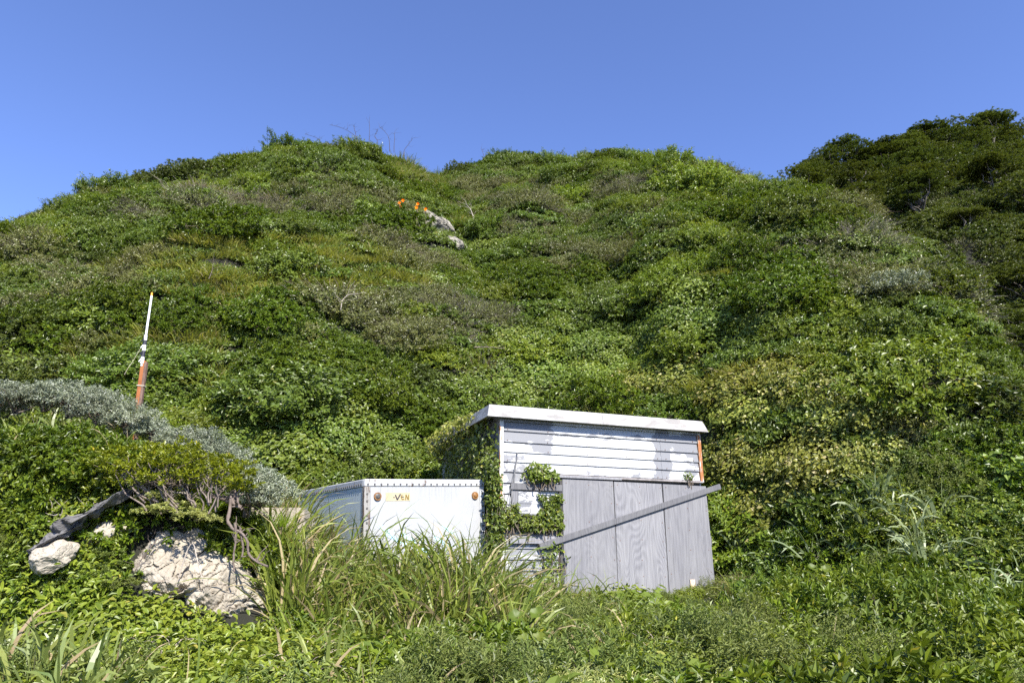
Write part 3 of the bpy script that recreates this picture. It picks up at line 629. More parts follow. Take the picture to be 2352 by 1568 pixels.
def blade_arr(P, D, Ln, Wd, rng, seg=5, droop=1.0, tint=None, side=None):
    """grass blades: start along D and bow over with their own weight"""
    n = len(P); D = unit(D); Ln = np.broadcast_to(Ln, (n,)).astype(float); Wd = np.broadcast_to(Wd, (n,)).astype(float)
    horiz = unit(np.stack([D[:, 0], D[:, 1], np.zeros(n)], -1)+rng.normal(0, .15, (n, 3))*[1, 1, 0])
    Sd = unit(np.cross(D, np.array([0, 0, 1.]))+rng.normal(0, .45, (n, 3))) if side is None else side
    dr = np.broadcast_to(droop, (n,))*rng.uniform(.5, 1.4, n)
    pos = P.copy(); d = D.copy(); rows = []; prof = np.interp(np.linspace(0, 1, seg+1), [0, .15, .5, .8, 1], [.55, .9, 1, .65, 0])
    for s in range(seg+1):
        rows.append((pos.copy(), prof[s]))
        pos = pos+d*(Ln/seg)[:, None]
        d = unit(d+(horiz*.35-np.array([0, 0, 1.])*.65)*(dr*(.35+s*.42)/seg*2.0)[:, None])
    V = []
    for p, w in rows[:-1]: V += [p-Sd*(Wd*w/2)[:, None], p+Sd*(Wd*w/2)[:, None]]
    V.append(rows[-1][0]); k = len(V); V = np.stack(V, 1)
    F = []
    for s in range(seg-1): a = 2*s; F += [[a, a+1, a+3], [a, a+3, a+2]]
    a = 2*(seg-1); F.append([a, a+1, a+2])
    F = np.array(F)[None]+np.arange(n)[:, None, None]*k
    t = rng.random(n) if tint is None else tint
    return V.reshape(-1, 3), F.reshape(-1, 3), np.repeat(t, k)
def stack(parts):
    """[(V,F(tris),tint,mat_index)] -> arrays"""
    Vs, Fs, Ts, Ms, n = [], [], [], [], 0
    for V, F, t, m in parts:
        if F.shape[1] == 4: F = np.concatenate([F[:, [0, 1, 2]], F[:, [0, 2, 3]]])
        Vs.append(V); Fs.append(F+n); Ts.append(np.broadcast_to(t, (len(V),))); Ms.append(np.full(len(F), m)); n += len(V)
    return np.concatenate(Vs), np.concatenate(Fs), np.concatenate(Ts), np.concatenate(Ms)
def twigs_arr(tips, root, rng, n, r0=.012, seg=4, wobble=.12):
    parts = []
    for i in rng.choice(len(tips), min(n, len(tips)), False):
        parts.append(tube_arr(wob(root+rng.normal(0, .06, 3)*[1, 1, .3], tips[i], seg, wobble, rng), np.linspace(r0, r0*.3, seg), 3))
    return join_arr(parts)
def crown_arr(rng, R=(1, 1, .8), nspr=300, per=14, Ln=.09, Wd=.035, style='spray', shape='rhomb', spread=1.0, lumps=.28, wind=(0, 0), fill=.3, flat=0, lows=-.25, droop=.15, lumpn=2.2):
    """dome of sprigs; every sprig a few leaves round its own axis"""
    d = unit(rng.normal(0, 1, (nspr*3, 3))); d = d[d[:, 2] > lows][:nspr]
    lob = 1+lumps*fbm(d*lumpn+rng.uniform(0, 50, 3), 3, int(rng.integers(1, 999)))
    rad = np.where(rng.random(len(d)) < fill, rng.uniform(.45, .85, len(d)), rng.uniform(.86, 1.06, len(d)))*lob
    C = d*rad[:, None]*np.array(R); C[:, :2] += np.outer(np.clip(C[:, 2], 0, 9)/R[2], wind)
    ax = unit(d*np.array([1, 1, .8])+np.array([wind[0]*.8, wind[1]*.8, .55-flat*.2])+rng.normal(0, .28, d.shape))
    P, D, NN, T = [], [], [], []
    st = rng.random(len(C))
    for j in range(per):
        f = j/max(per-1, 1); an = j*2.39996+rng.uniform(0, 6.28, len(C))*.15
        u = unit(np.cross(ax, np.array([.3, .5, .81]))); w = np.cross(ax, u)
        rdl = u*np.cos(an)[:, None]+w*np.sin(an)[:, None]
        if style == 'rosette': tilt = .35+.9*f; off = ax*(.03*(1-f))
        elif style == 'spray': tilt = .75+.35*rng.random(len(C)); off = ax*((f-.5)*.24*spread)[..., None] if np.ndim(f) else ax*((f-.5)*.24*spread)
        else: tilt = 1.1; off = ax*((f-.5)*.24*spread)+rng.normal(0, .10*spread, C.shape)
        tl = np.broadcast_to(tilt, (len(C),))[:, None]
        P.append(C+off+rng.normal(0, .012, C.shape)); dd = ax*np.cos(tl)+rdl*np.sin(tl)+rng.normal(0, .18, C.shape); D.append(dd)
        NN.append(ax*1.0+np.array([0, 0, .7])-.2*rdl+rng.normal(0, .35, C.shape)); T.append(np.clip(.55*rng.random(len(C))+.45*st, 0, 1) if j % 5 else rng.random(len(C)))
    P, D, NN, T = map(np.concatenate, (P, D, NN, T)); k = len(P)
    V, F, t = leaf_arr(P, D, NN, Ln*rng.uniform(.65, 1.25, k), Wd*rng.uniform(.7, 1.2, k), rng, shape, droop, T)
    return V, F, t, C
PROTO = bpy.data.collections.new('plant_prototypes')      # not linked to the scene
KIND = {}
def proto(kind, parts, mats):
    V, F, t, mi = stack(parts); me = mesh_np('foliage_'+kind, V, F, [M[m] for m in mats], mi, t)
    o = bpy.data.objects.new('p%03d' % len(PROTO.objects), me); PROTO.objects.link(o)
    KIND.setdefault(kind, []).append((len(PROTO.objects)-1, me)); return me
def add_shrub(kind, mat, variants, tw=40, twmat='twig', twr=.012, extra=None, **kw):
    for v in range(variants):
        rng = np.random.default_rng(abs(hash_(kind))+v*101)
        V, F, t, C = crown_arr(rng, **kw); parts = [(V, F, t, 0)]
        if tw:
            a, b = twigs_arr(C, np.array([0, 0, -.15]), rng, tw, twr); parts.append((a, b, .5, 1))
        if extra: parts += extra(rng, C)
        proto(kind, parts, [mat, twmat])
def hash_(s): return sum((i+1)*ord(c)*31 for i, c in enumerate(s))
def bare_extra(n, r=.006):
    def f(rng, C):
        out = []
        for i in rng.choice(len(C), n):
            c = C[i]; q = c*1.0+unit(c+[0, 0, .3])*rng.uniform(.15, .4)+rng.normal(0, .08, 3)
            out.append(tube_arr(wob(c*.5, q, 4, .18, rng), np.linspace(r, r*.4, 4), 3))
        a, b = join_arr(out); return [(a, b, .5, 1)]
    return f
add_shrub('tobira', 'tobira', 3, 40, nspr=330, per=13, Ln=.118, Wd=.048, style='rosette', shape='rhomb', lumps=.3, R=(1, 1, .66))
add_shrub('broad', 'broad', 3, 40, nspr=330, per=13, Ln=.115, Wd=.052, style='spray', lumps=.32, R=(1, 1, .66))
add_shrub('dark', 'dark', 3, 45, nspr=360, per=13, Ln=.102, Wd=.042, style='rosette', lumps=.36, R=(1, 1, .62), wind=(-.15, .1))
add_shrub('ridge', 'ridge', 3, 45, nspr=340, per=12, Ln=.115, Wd=.05, style='rosette', lumps=.36, R=(1, 1, .7))
add_shrub('carpet', 'broad', 2, 0, nspr=300, per=11, Ln=.11, Wd=.052, style='loose', lumps=.2, R=(1, 1, .10), fill=.5, lows=-.1, spread=.35)
add_shrub('grey', 'grey', 3, 60, nspr=330, per=13, Ln=.088, Wd=.036, style='spray', lumps=.3, R=(1, 1, .75), extra=bare_extra(30))
add_shrub('twiggy', 'grey', 2, 110, twmat='bark', nspr=230, per=10, Ln=.07, Wd=.03, style='spray', lumps=.35, R=(1, 1, .7), extra=bare_extra(150, .008), wind=(-.25, 0))
add_shrub('bright', 'bright', 3, 35, nspr=330, per=13, Ln=.11, Wd=.05, style='spray', lumps=.3, R=(1, 1, .58))
add_shrub('vine', 'vine', 3, 30, nspr=330, per=11, Ln=.095, Wd=.078, style='loose', shape='heart', lumps=.35, R=(1, 1, .5), droop=.3)
add_shrub('kudzu', 'kudzu', 3, 30, nspr=330, per=11, Ln=.12, Wd=.088, style='loose', shape='heart', lumps=.35, R=(1, 1, .5), droop=.3)
add_shrub('ivy', 'ivy', 2, 50, nspr=320, per=10, Ln=.065, Wd=.050, style='loose', shape='heart', lumps=.3, R=(1, 1, .6), droop=.2)
add_shrub('silver', 'silver', 3, 50, nspr=330, per=12, Ln=.115, Wd=.036, style='spray', shape='rhomb', lumps=.3, R=(1, 1, .8))
add_shrub('mug', 'mug', 2, 20, nspr=300, per=16, Ln=.085, Wd=.022, style='spray', shape='rhomb', lumps=.3, R=(1, 1, .8))
add_shrub('palemug', 'palemug', 2, 20, nspr=300, per=18, Ln=.090, Wd=.018, style='spray', shape='rhomb', lumps=.3, R=(1, 1, .7))
add_shrub('drybrush', 'drybrush', 2, 120, twmat='bark', nspr=160, per=7, Ln=.05, Wd=.02, style='spray', lumps=.35, R=(1, 1, .65), extra=bare_extra(150, .007))
def grass_proto(kind, mat, variants, n, Ln, Wd, spreadr, lean, droop, seg=4, stalks=0, bias=(0, 0)):
    for v in range(variants):
        rng = np.random.default_rng(hash_(kind)+v*77)
        a = rng.uniform(0, 2*PI, n); r = np.sqrt(rng.random(n))*spreadr
        P = np.stack([np.cos(a)*r, np.sin(a)*r, np.full(n, -.05)], -1)
        a2 = a+rng.normal(0, .8, n); le = np.abs(rng.normal(0, lean, n))+.08
        D = np.stack([np.cos(a2)*np.sin(le)+bias[0], np.sin(a2)*np.sin(le)+bias[1], np.cos(le)], -1)
        ln = Ln*rng.uniform(.55, 1.2, n); parts = [blade_arr(P, D, ln, Wd*rng.uniform(.6, 1.2, n), rng, seg, droop)+(0,)]
        if stalks:
            k = rng.choice(n, stalks); parts.append(blade_arr(P[k], D[k]*[.5, .5, 1], Ln*rng.uniform(1.0, 1.35, stalks), .006, rng, 4, .15, np.full(stalks, .97))+(0,))
        proto(kind, parts, [mat])
grass_proto('bamboo', 'bamboo', 3, 800, .40, .024, .9, .5, .9, 3, 16)
grass_proto('palegrass', 'palegrass', 3, 700, .55, .013, .8, .45, .7, 4, 30)
grass_proto('grass', 'grass', 3, 420, .75, .024, .6, .42, 1.0, 4, 6)
def vmesh(V, F, t, mats): return mesh_np('foliage', V, F, [M[m] for m in mats], None, t)

# ------------------------------------------------------------------ scattered masses (nobody could count them)
def scatter(name, label, cat, pts, rots, scl, idx):
    me = bpy.data.meshes.new(name); n = len(pts); me.vertices.add(n); me.vertices.foreach_set('co', np.asarray(pts, np.float32).ravel())
    for nm, ty, ar in (('rot', 'FLOAT_VECTOR', rots), ('scl', 'FLOAT_VECTOR', scl), ('idx', 'INT', idx)):
        a = me.attributes.new(nm, ty, 'POINT')
        if ty == 'FLOAT_VECTOR': a.data.foreach_set('vector', np.asarray(ar, np.float32).ravel())
        else: a.data.foreach_set('value', np.asarray(ar, np.int32))
    o = obj(name, me); tag(o, label, cat, kind='stuff')
    ng = bpy.data.node_groups.new(name, 'GeometryNodeTree')
    ng.interface.new_socket('Geometry', in_out='INPUT', socket_type='NodeSocketGeometry'); ng.interface.new_socket('Geometry', in_out='OUTPUT', socket_type='NodeSocketGeometry')
    gi = ng.nodes.new('NodeGroupInput'); go = ng.nodes.new('NodeGroupOutput'); ip = ng.nodes.new('GeometryNodeInstanceOnPoints')
    ci = ng.nodes.new('GeometryNodeCollectionInfo'); ci.inputs['Collection'].default_value = PROTO; ci.inputs['Separate Children'].default_value = True; ci.inputs['Reset Children'].default_value = True
    def attr(nm, ty):
        a = ng.nodes.new('GeometryNodeInputNamedAttribute'); a.data_type = ty; a.inputs['Name'].default_value = nm; return a.outputs['Attribute']
    e2r = ng.nodes.new('FunctionNodeEulerToRotation'); ng.links.new(attr('rot', 'FLOAT_VECTOR'), e2r.inputs[0])
    ip.inputs['Pick Instance'].default_value = True
    ng.links.new(gi.outputs[0], ip.inputs['Points']); ng.links.new(ci.outputs[0], ip.inputs['Instance']); ng.links.new(attr('idx', 'INT'), ip.inputs['Instance Index'])
    ng.links.new(e2r.outputs[0], ip.inputs['Rotation']); ng.links.new(attr('scl', 'FLOAT_VECTOR'), ip.inputs['Scale']); ng.links.new(ip.outputs[0], go.inputs[0])
    md = o.modifiers.new('scatter', 'NODES'); md.node_group = ng
    return o
def tilt_rot(n, rng, amt=.5):
    """euler angles that lean the z axis part of the way to the slope's normal, any spin"""
    out = np.zeros((len(n), 3))
    for i, v in enumerate(n):
        t = Vector((v[0]*amt, v[1]*amt, 1-(1-v[2])*amt)).normalized()
        q = t.to_track_quat('Z', 'Y'); s = Matrix.Rotation(rng.uniform(0, 2*PI), 4, 'Z')
        out[i] = (q.to_matrix().to_4x4() @ s).to_euler()
    return out

# patches of one plant on the slope: (px, py) found on the ground, width and height as seen
PATCH = []
def patch(kind, px, py, rx, ry, w=1.0):
    p = hit(px, py); d = p[1]/.93; PATCH.append((kind, p[0], p[2], rx*d/FPX, ry*d/FPX, w))
for a in (('grass', 880, 360, 90, 60, 6), ('grass', 950, 420, 45, 60, 3), ('grass', 1060, 520, 25, 50, 1.4), ('grey', 760, 350, 60, 30, 1), ('dark', 200, 450, 130, 60, 1.2), ('dark', 420, 400, 130, 45, 1.1),
          ('twiggy', 600, 480, 120, 32, 1.5), ('drybrush', 560, 470, 90, 22, 1.0), ('twiggy', 320, 490, 60, 30, .8), ('broad', 330, 530, 140, 45, 1.2), ('tobira', 640, 510, 130, 28, 1.1), ('tobira', 800, 515, 110, 28, 1.2),
          ('bamboo', 640, 580, 220, 48, 3.0), ('palegrass', 700, 570, 120, 24, 1.0), ('bamboo', 560, 640, 190, 45, 2.2), ('grey', 380, 620, 90, 35, 1.4), ('bamboo', 850, 640, 130, 45, 2.0), ('bamboo', 480, 790, 120, 45, 1.1), ('bamboo', 240, 860, 110, 40, 1.2), ('palegrass', 150, 850, 100, 30, .9),
          ('tobira', 370, 700, 110, 40, 1.1), ('dark', 130, 600, 120, 60, .9), ('broad', 60, 660, 90, 60, 1.0), ('tobira', 670, 800, 120, 60, 1.2), ('grey', 900, 770, 130, 60, 1.4), ('grey', 1000, 700, 70, 40, .8),
          ('tobira', 820, 850, 90, 40, 1.1), ('twiggy', 1120, 750, 80, 50, 1.3), ('drybrush', 1080, 800, 50, 40, .8), ('dark', 940, 880, 80, 40, .9), ('tobira', 1000, 870, 60, 50, .8), ('kudzu', 700, 980, 170, 60, .9), ('bright', 820, 1050, 180, 45, 1.6), ('bright', 980, 1040, 80, 40, 1.2),
          ('grey', 1140, 440, 70, 45, 1.7), ('twiggy', 1240, 480, 60, 45, 1.2), ('twiggy', 1400, 430, 90, 30, .9), ('twiggy', 1230, 530, 60, 25, 1.0), ('grey', 1350, 590, 120, 35, 1.5), ('drybrush', 1380, 570, 60, 20, .9), ('broad', 1200, 590, 80, 40, .9),
          ('dark', 1250, 380, 90, 30, .8), ('tobira', 1300, 620, 200, 70, .8), ('bright', 1530, 600, 130, 60, .9), ('tobira', 1190, 690, 90, 50, 1.1), ('kudzu', 1450, 820, 170, 60, 1.4), ('kudzu', 1330, 870, 180, 40, 1.1), ('vine', 1480, 880, 70, 30, .8), ('bright', 1650, 780, 90, 60, .8), ('bamboo', 1760, 800, 110, 60, 1.2),
          ('vine', 1850, 1010, 120, 130, 2.2), ('vine', 1760, 1120, 100, 80, 1.8), ('vine', 1950, 1080, 60, 50, 1.0), ('bright', 1950, 760, 120, 80, .8), ('grey', 1990, 640, 70, 50, .9), ('grey', 2020, 960, 90, 50, 1.1), ('bamboo', 1950, 900, 90, 40, .9), ('twiggy', 1900, 560, 80, 25, 1.0), ('tobira', 1720, 1190, 60, 70, .8), ('mug', 2120, 1110, 70, 45, 1.4), ('palemug', 2190, 1140, 35, 50, 1.0),
          ('dark', 2250, 950, 120, 110, 1.0), ('broad', 2300, 1200, 80, 80, 1.0), ('mug', 2250, 1380, 60, 30, 1.0), ('bright', 1950, 1330, 120, 70, 1.1), ('tobira', 1850, 1250, 100, 60, .7)):
    patch(*a)
MIX = {'broad': .30, 'tobira': .22, 'bright': .20, 'dark': .10, 'kudzu': .08, 'grey': .12, 'bamboo': .06, 'vine': .02, 'twiggy': .03}
def pick_kind(X, Y, Z, rng):
    n = len(X); names = sorted(k for k in KIND if k not in ('carpet', 'ridge')); Wt = np.zeros((n, len(names)))
    for k, w in MIX.items():
        f = .5+.5*fbm(xy(X*.35, Z*.45)+hash_(k) % 97, 3, 3); Wt[:, names.index(k)] += w*np.clip(f, .05, 1)**3*3
    for k, px, pz, rx, rz, w in PATCH:
        d = ((X-px)/rx)**2+((Z-pz)/rz)**2; Wt[:, names.index(k)] += w*1.6*np.exp(-d*1.1)
    Wt = Wt**1.6; Wt /= Wt.sum(1, keepdims=True); c = Wt.cumsum(1)
    return np.array(names)[np.minimum((rng.random(n)[:, None] > c).sum(1), len(names)-1)]
def inside_box(X, Y, o, x0, x1, y0, y1):
    c, s = math.cos(o.rotation_euler[2]), math.sin(o.rotation_euler[2]); dx, dy = X-o.location[0], Y-o.location[1]
    lx, ly = c*dx+s*dy, -s*dx+c*dy
    return (lx > x0) & (lx < x1) & (ly > y0) & (ly < y1)
def blocked(X, Y, pad=.0):
    b = inside_box(X, Y, SHED, -.15-pad, 3.72+min(pad, .06), -.25-pad, 3.7) | inside_box(X, Y, VAN, -.1-pad, 2.0+pad, -.2-pad, 3.6)
    return b
def grid_pts(x0, x1, y0, y1, sx, sy, rng):
    X, Y = np.meshgrid(np.arange(x0, x1, sx), np.arange(y0, y1, sy)); X = X.ravel()+rng.uniform(-.5, .5, X.size)*sx; Y = Y.ravel()+rng.uniform(-.5, .5, Y.size)*sy
    return X, Y
def in_view(P, mx=160, my=200):
    q = unproj(P); return (q[:, 0] > -mx) & (q[:, 0] < 2352+mx) & (q[:, 1] < 1568+my) & (q[:, 1] > -100)
SIZE = {'tobira': .62, 'broad': .62, 'dark': .60, 'grey': .6, 'twiggy': .68, 'bright': .55, 'vine': .62, 'kudzu': .62, 'ivy': .5, 'bamboo': .9, 'palegrass': .9, 'grass': 1.1, 'mug': .5, 'palemug': .5, 'drybrush': .65, 'silver': .5, 'ridge': .75, 'carpet': .9}
def mass(name, label, cat, X, Y, rng, smin=.7, smax=1.25, kinds=None, sink=.12, keep=None):
    ok = ~blocked(X, Y, .35); X, Y = X[ok], Y[ok]; Z = H(X, Y); P = np.stack([X, Y, Z], -1)
    v = in_view(P); X, Y, Z, P = X[v], Y[v], Z[v], P[v]
    K = pick_kind(X, Y, Z, rng) if kinds is None else np.array(kinds)[rng.integers(0, len(kinds), len(X))]
    idx = np.array([KIND[k][rng.integers(len(KIND[k]))][0] for k in K]); s = np.array([SIZE[k] for k in K])*rng.uniform(smin, smax, len(X))
    n = nrm(X, Y); P = P-n*(sink*s)[:, None]
    S3 = np.stack([s*rng.uniform(.9, 1.25, len(s)), s, s*rng.uniform(.7, 1.05, len(s))], -1)
    return scatter(name, label, cat, P, tilt_rot(n, rng, .55), S3, idx)

# big shrubs are chosen first: the low scrub leaves dark pockets under some of them
hit_rock = hit(1000, 520)
def choose_shrubs():
    rng = np.random.default_rng(5); X, Y = rng.uniform(-25, 15, 6000), rng.uniform(12, 40, 6000)
    ok = (X < Xr(Y)-.4) & ~blocked(X, Y, 1.6) & (Y < np.interp(X, _tx, _tY)+.6) & ~((X < -1.5) & (Y < 13)); X, Y = X[ok], Y[ok]; Z = H(X, Y); P = np.stack([X, Y, Z], -1); ok = in_view(P, 20, -250); P = P[ok]
    K = pick_kind(P[:, 0], P[:, 1], P[:, 2], rng); kept = []
    for p, k in zip(P, K):
        if k not in ('tobira', 'broad', 'dark', 'grey', 'bright', 'twiggy'): continue
        r = rng.uniform(.75, 1.35)
        if p[0] < -16 and p[1] > np.interp(p[0], _tx, _tY)-3: r *= .8
        if any((p[0]-q[0])**2+((p[1]-q[1])*1.25)**2 < (r+q[3])**2*.8 for q, _ in kept): continue
        if abs(p[0]-hit_rock[0]) < 1.7 and hit_rock[1]-2.6 < p[1] < hit_rock[1]+.7: continue
        kept.append((np.append(p, r), k))
        if len(kept) >= 240: break
    return kept
BIG = choose_shrubs()
def pockets(X, Y):
    bad = np.zeros(len(X), bool)
    for i, (q, k) in enumerate(BIG):
        if i % 5 < 1: bad |= (np.abs(X-q[0]) < q[3]*.75) & (np.abs(Y-(q[1]-q[3]*.6)) < q[3]*.28)
    return bad | ((np.abs(X-hit_rock[0]-.1) < 1.1) & (np.abs(Y-hit_rock[1]+.8) < 1.5))
rg = np.random.default_rng(11)
X, Y = grid_pts(-27, 16.5, 9.6, 42, .60, .46, rg)
ok = (X < Xr(Y)+1.0) & ~((X < 4.5) & (Y < 11.5)) & ~pockets(X, Y); mass('hillside_undergrowth', 'dense low scrub, vines and dwarf bamboo covering the main hillside', 'undergrowth', X[ok], Y[ok], rg)
Xc, Yc_ = grid_pts(-27, 16.5, 8.6, 42, .66, .42, rg); okc = (Xc < Xr(Yc_)+1.0) & ~((Xc < 4.5) & (Yc_ < 11.5))
mass('hillside_creepers', 'low leafy creepers hugging the ground under the hillside scrub', 'undergrowth', Xc[okc], Yc_[okc], rg, .8, 1.2, ['carpet'], .26)
X, Y = grid_pts(5, 48, 9, 58, .85, .75, rg)
ok = X > Xr(Y)+.3; mass('ridge_undergrowth', 'dark green scrub filling the gully and slope under the ridge trees', 'undergrowth', X[ok], Y[ok], rg, .9, 1.6, ['ridge', 'ridge', 'ridge', 'dark', 'ridge', 'twiggy', 'ridge'])
# ------------------------------------------------------------------ single plants
ORD = ['first','second','third','fourth','fifth','sixth','seventh','eighth','ninth','tenth','eleventh','twelfth','thirteenth','fourteenth','fifteenth','sixteenth','seventeenth','eighteenth','nineteenth','twentieth']
NUM = ['zero','one','two','three','four','five','six','seven','eight','nine','ten','eleven','twelve','thirteen','fourteen','fifteen','sixteen','seventeen','eighteen','nineteen','twenty']
def rank_labels(objs, noun, where, group, cat):
    """label each of a row by its place from the left"""
    objs = sorted(objs, key=lambda o: unproj(np.array(o.location))[0]); n = len(objs)
    for i, o in enumerate(objs):
        if n == 1: lab = 'the only %s %s' % (noun, where)
        elif i == 0: lab = 'leftmost %s %s' % (noun, where)
        elif i == n-1: lab = 'rightmost %s %s' % (noun, where)
        else: lab = '%s %s from the left %s' % (ORD[i] if i < 20 else str(i+1)+'th', noun, where)
        tag(o, lab, cat, group, 'thing')
def on(X, Y, up=0.): return np.array([X, Y, float(H(X, Y))+up])
def ground_at(px, Y, up=0.):
    d = ray(px, 1200); return on(d[0]/d[1]*Y, Y, up)
def column(px, py, Y):
    p = at(px, py, Y); return p
RNG = np.random.default_rng(77)
def place(kind, name, p, s, rng=RNG, sq=(1, 1, 1), rotz=None, lean=0):
    me = KIND[kind][int(rng.integers(len(KIND[kind])))][1]
    o = obj(name, me, None, tuple(p), (lean, 0, rng.uniform(0, 6.28) if rotz is None else rotz)); o.scale = (s*sq[0], s*sq[1], s*sq[2]); return o

# big shrubs standing out of the hillside scrub
for k, mt, kw in (('tobira', 'tobira', dict(style='rosette', Ln=.090, Wd=.037)), ('broad', 'broad', dict(style='spray', Ln=.088, Wd=.042)), ('dark', 'dark', dict(style='rosette', Ln=.080, Wd=.034, wind=(-.2, .1))),
                  ('grey', 'grey', dict(style='spray', Ln=.066, Wd=.029)), ('bright', 'bright', dict(style='spray', Ln=.085, Wd=.04)), ('twiggy', 'grey', dict(style='spray', Ln=.05, Wd=.022, wind=(-.3, 0)))):
    add_shrub('big_'+k, mt, 3, 140 if k == 'twiggy' else 70, 'bark' if k == 'twiggy' else 'twig', .012, bare_extra(160, .007) if k in ('twiggy', 'grey') else None, R=(1, 1, .64), lumps=.42, lumpn=2.6, per=12, nspr=480 if k == 'twiggy' else 760, fill=.25, **kw)
def hill_shrubs():
    rng = np.random.default_rng(6); kept = BIG
    zones = {}
    words = {'tobira': 'glossy green shrub', 'broad': 'mid-green shrub', 'dark': 'dark green shrub', 'grey': 'grey-green shrub', 'bright': 'bright green shrub', 'twiggy': 'bare-twigged greyish shrub'}
    names = {'tobira': 'glossy_shrub', 'broad': 'broadleaf_shrub', 'dark': 'dark_shrub', 'grey': 'grey_green_shrub', 'bright': 'bright_shrub', 'twiggy': 'twiggy_shrub'}
    for q, k in kept:
        n = nrm(q[0], q[1]); p = q[:3]-n*.08*q[3]
        o = place('big_'+k, names[k], p, q[3], rng, (1.25, 1, rng.uniform(.75, 1.1))); e = tilt_rot(n[None], rng, .5)[0]; o.rotation_euler = tuple(e)
        u = unproj(q[:3]); h = 'along the left skyline' if u[1] < 440 and u[0] < 690 else 'on the left summit' if u[1] < 470 and u[0] < 1010 else 'on the second summit' if u[1] < 470 and u[0] < 1330 else 'along the right skyline' if u[1] < 470 else \
            'on the upper left slope' if u[1] < 620 and u[0] < 600 else 'below the left summit' if u[1] < 620 and u[0] < 1050 else 'below the second summit' if u[1] < 620 and u[0] < 1450 else 'on the upper right flank' if u[1] < 620 else \
            'left of the pole' if u[0] < 330 else 'between the pole and the gully' if u[1] < 800 and u[0] < 900 else 'in the middle of the slope' if u[1] < 800 and u[0] < 1400 else 'on the right flank' if u[1] < 850 else \
            'above the van box' if u[0] < 1050 else 'above the shed roof' if u[0] < 1640 else 'right of the shed'
        zones.setdefault((k, h), []).append(o)
    for (k, h), os_ in zones.items(): rank_labels(os_, words[k], h, 'shrubs on the hillside', 'shrub')
hill_shrubs()

# trees of the far ridge: trunk, limbs and stacked flat pads of foliage
def tree_meshes():
    out = []
    for v, (mt, h, w) in enumerate((('ridge', 4.6, 2.1), ('dark', 4.0, 2.3), ('ridge', 5.2, 1.9), ('ridge', 3.6, 2.4), ('dark', 4.8, 2.0))):
        rng = np.random.default_rng(900+v); parts = []; tips = []
        for j in range(13):
            z = h*rng.uniform(.42, 1.0); rr = w*(1.05-.75*max(0, (z/h-.55))/.45)*rng.uniform(.25, 1); a = j*2.4+rng.uniform(-.5, .5)
            c = np.array([math.cos(a)*rr, math.sin(a)*rr, z]); tips.append(c)
            pr = rng.uniform(.6, 1.0); V, F, t, C = crown_arr(rng, R=(pr, pr, pr*.42), nspr=130, per=10, Ln=.135, Wd=.055, style='rosette', lumps=.4, fill=.2, lows=-.15, wind=(-.1, 0)); parts.append((V+c, F, t, 0))
        V, F, t, mi = stack(parts); crown = mesh_np('crown', V, F, [M[mt]], None, t)
        tr = [tube_arr(wob((0, 0, -.6), (rng.normal(0, .25), rng.normal(0, .25), h*.75), 8, .08, rng), np.linspace(.13, .05, 8), 7)]; trunk = mesh_np('trunk', *tr[0], [M['bark']], smooth=True)
        lb = [tube_arr(wob((0, 0, h*rng.uniform(.2, .5)), c-[0, 0, .1], 6, .12, rng), np.linspace(.06, .018, 6), 5) for c in tips]
        a, b = join_arr(lb); out.append((crown, trunk, mesh_np('limbs', a, b, [M['bark']], smooth=True)))
    return out
def ridge_trees():
    T = tree_meshes(); rng = np.random.default_rng(8); spots = []
    for X, Y in zip(rng.uniform(10, 46, 4000), rng.uniform(17, 57, 4000)):
        if X < Xr(Y)+2.0: continue
        p = on(X, Y); u = unproj(p)
        if not (1690 < u[0] < 2400 and 285 < u[1] < 1120): continue
        if any((p[0]-q[0])**2+(p[1]-q[1])**2 < (2.2+Y*.028)**2 for q in spots): continue
        q = unproj(np.array([[X, Y-y*.0, p[2]+3] for y in (0,)]))[0]
        spots.append(p)
        if len(spots) >= 60: break
    for px in np.arange(1735, 2420, 48):
        cx = (px-1176)/FPX; Yr_ = float(np.interp(cx*50, _rc[:, 0], _rc[:, 1]))-rng.uniform(.5, 3); X = cx*Yr_/.86
        spots.append(on(X, Yr_))
    zones = {}
    for p in spots:
        k = int(rng.integers(len(T))); u = unproj(p); s = rng.uniform(.8, 1.15)*(1 if p[1] > 30 else .66)
        r = empty('windswept_tree', tuple(p-np.array([0, 0, .5]))); r.rotation_euler = (0, 0, rng.uniform(0, 6.28)); r.scale = (s*1.1, s*1.1, s*rng.uniform(.62, .8))
        obj('crown', T[k][0], r); t = obj('trunk', T[k][1], r); obj('limbs', T[k][2], t)
        z = 'on the ridge skyline' if u[1] < 400 else 'high on the far ridge' if u[1] < 520 else 'midway down the far ridge' if u[1] < 680 else 'low on the far ridge' if u[1] < 850 else 'at the foot of the far ridge'
        zones.setdefault((z, 'mid-green' if k in (1, 4) else 'dark green'), []).append(r)
    for (z, c), os_ in zones.items(): rank_labels(os_, 'flat-topped %s tree' % c, z, 'windswept trees of the far ridge', 'tree')
ridge_trees()

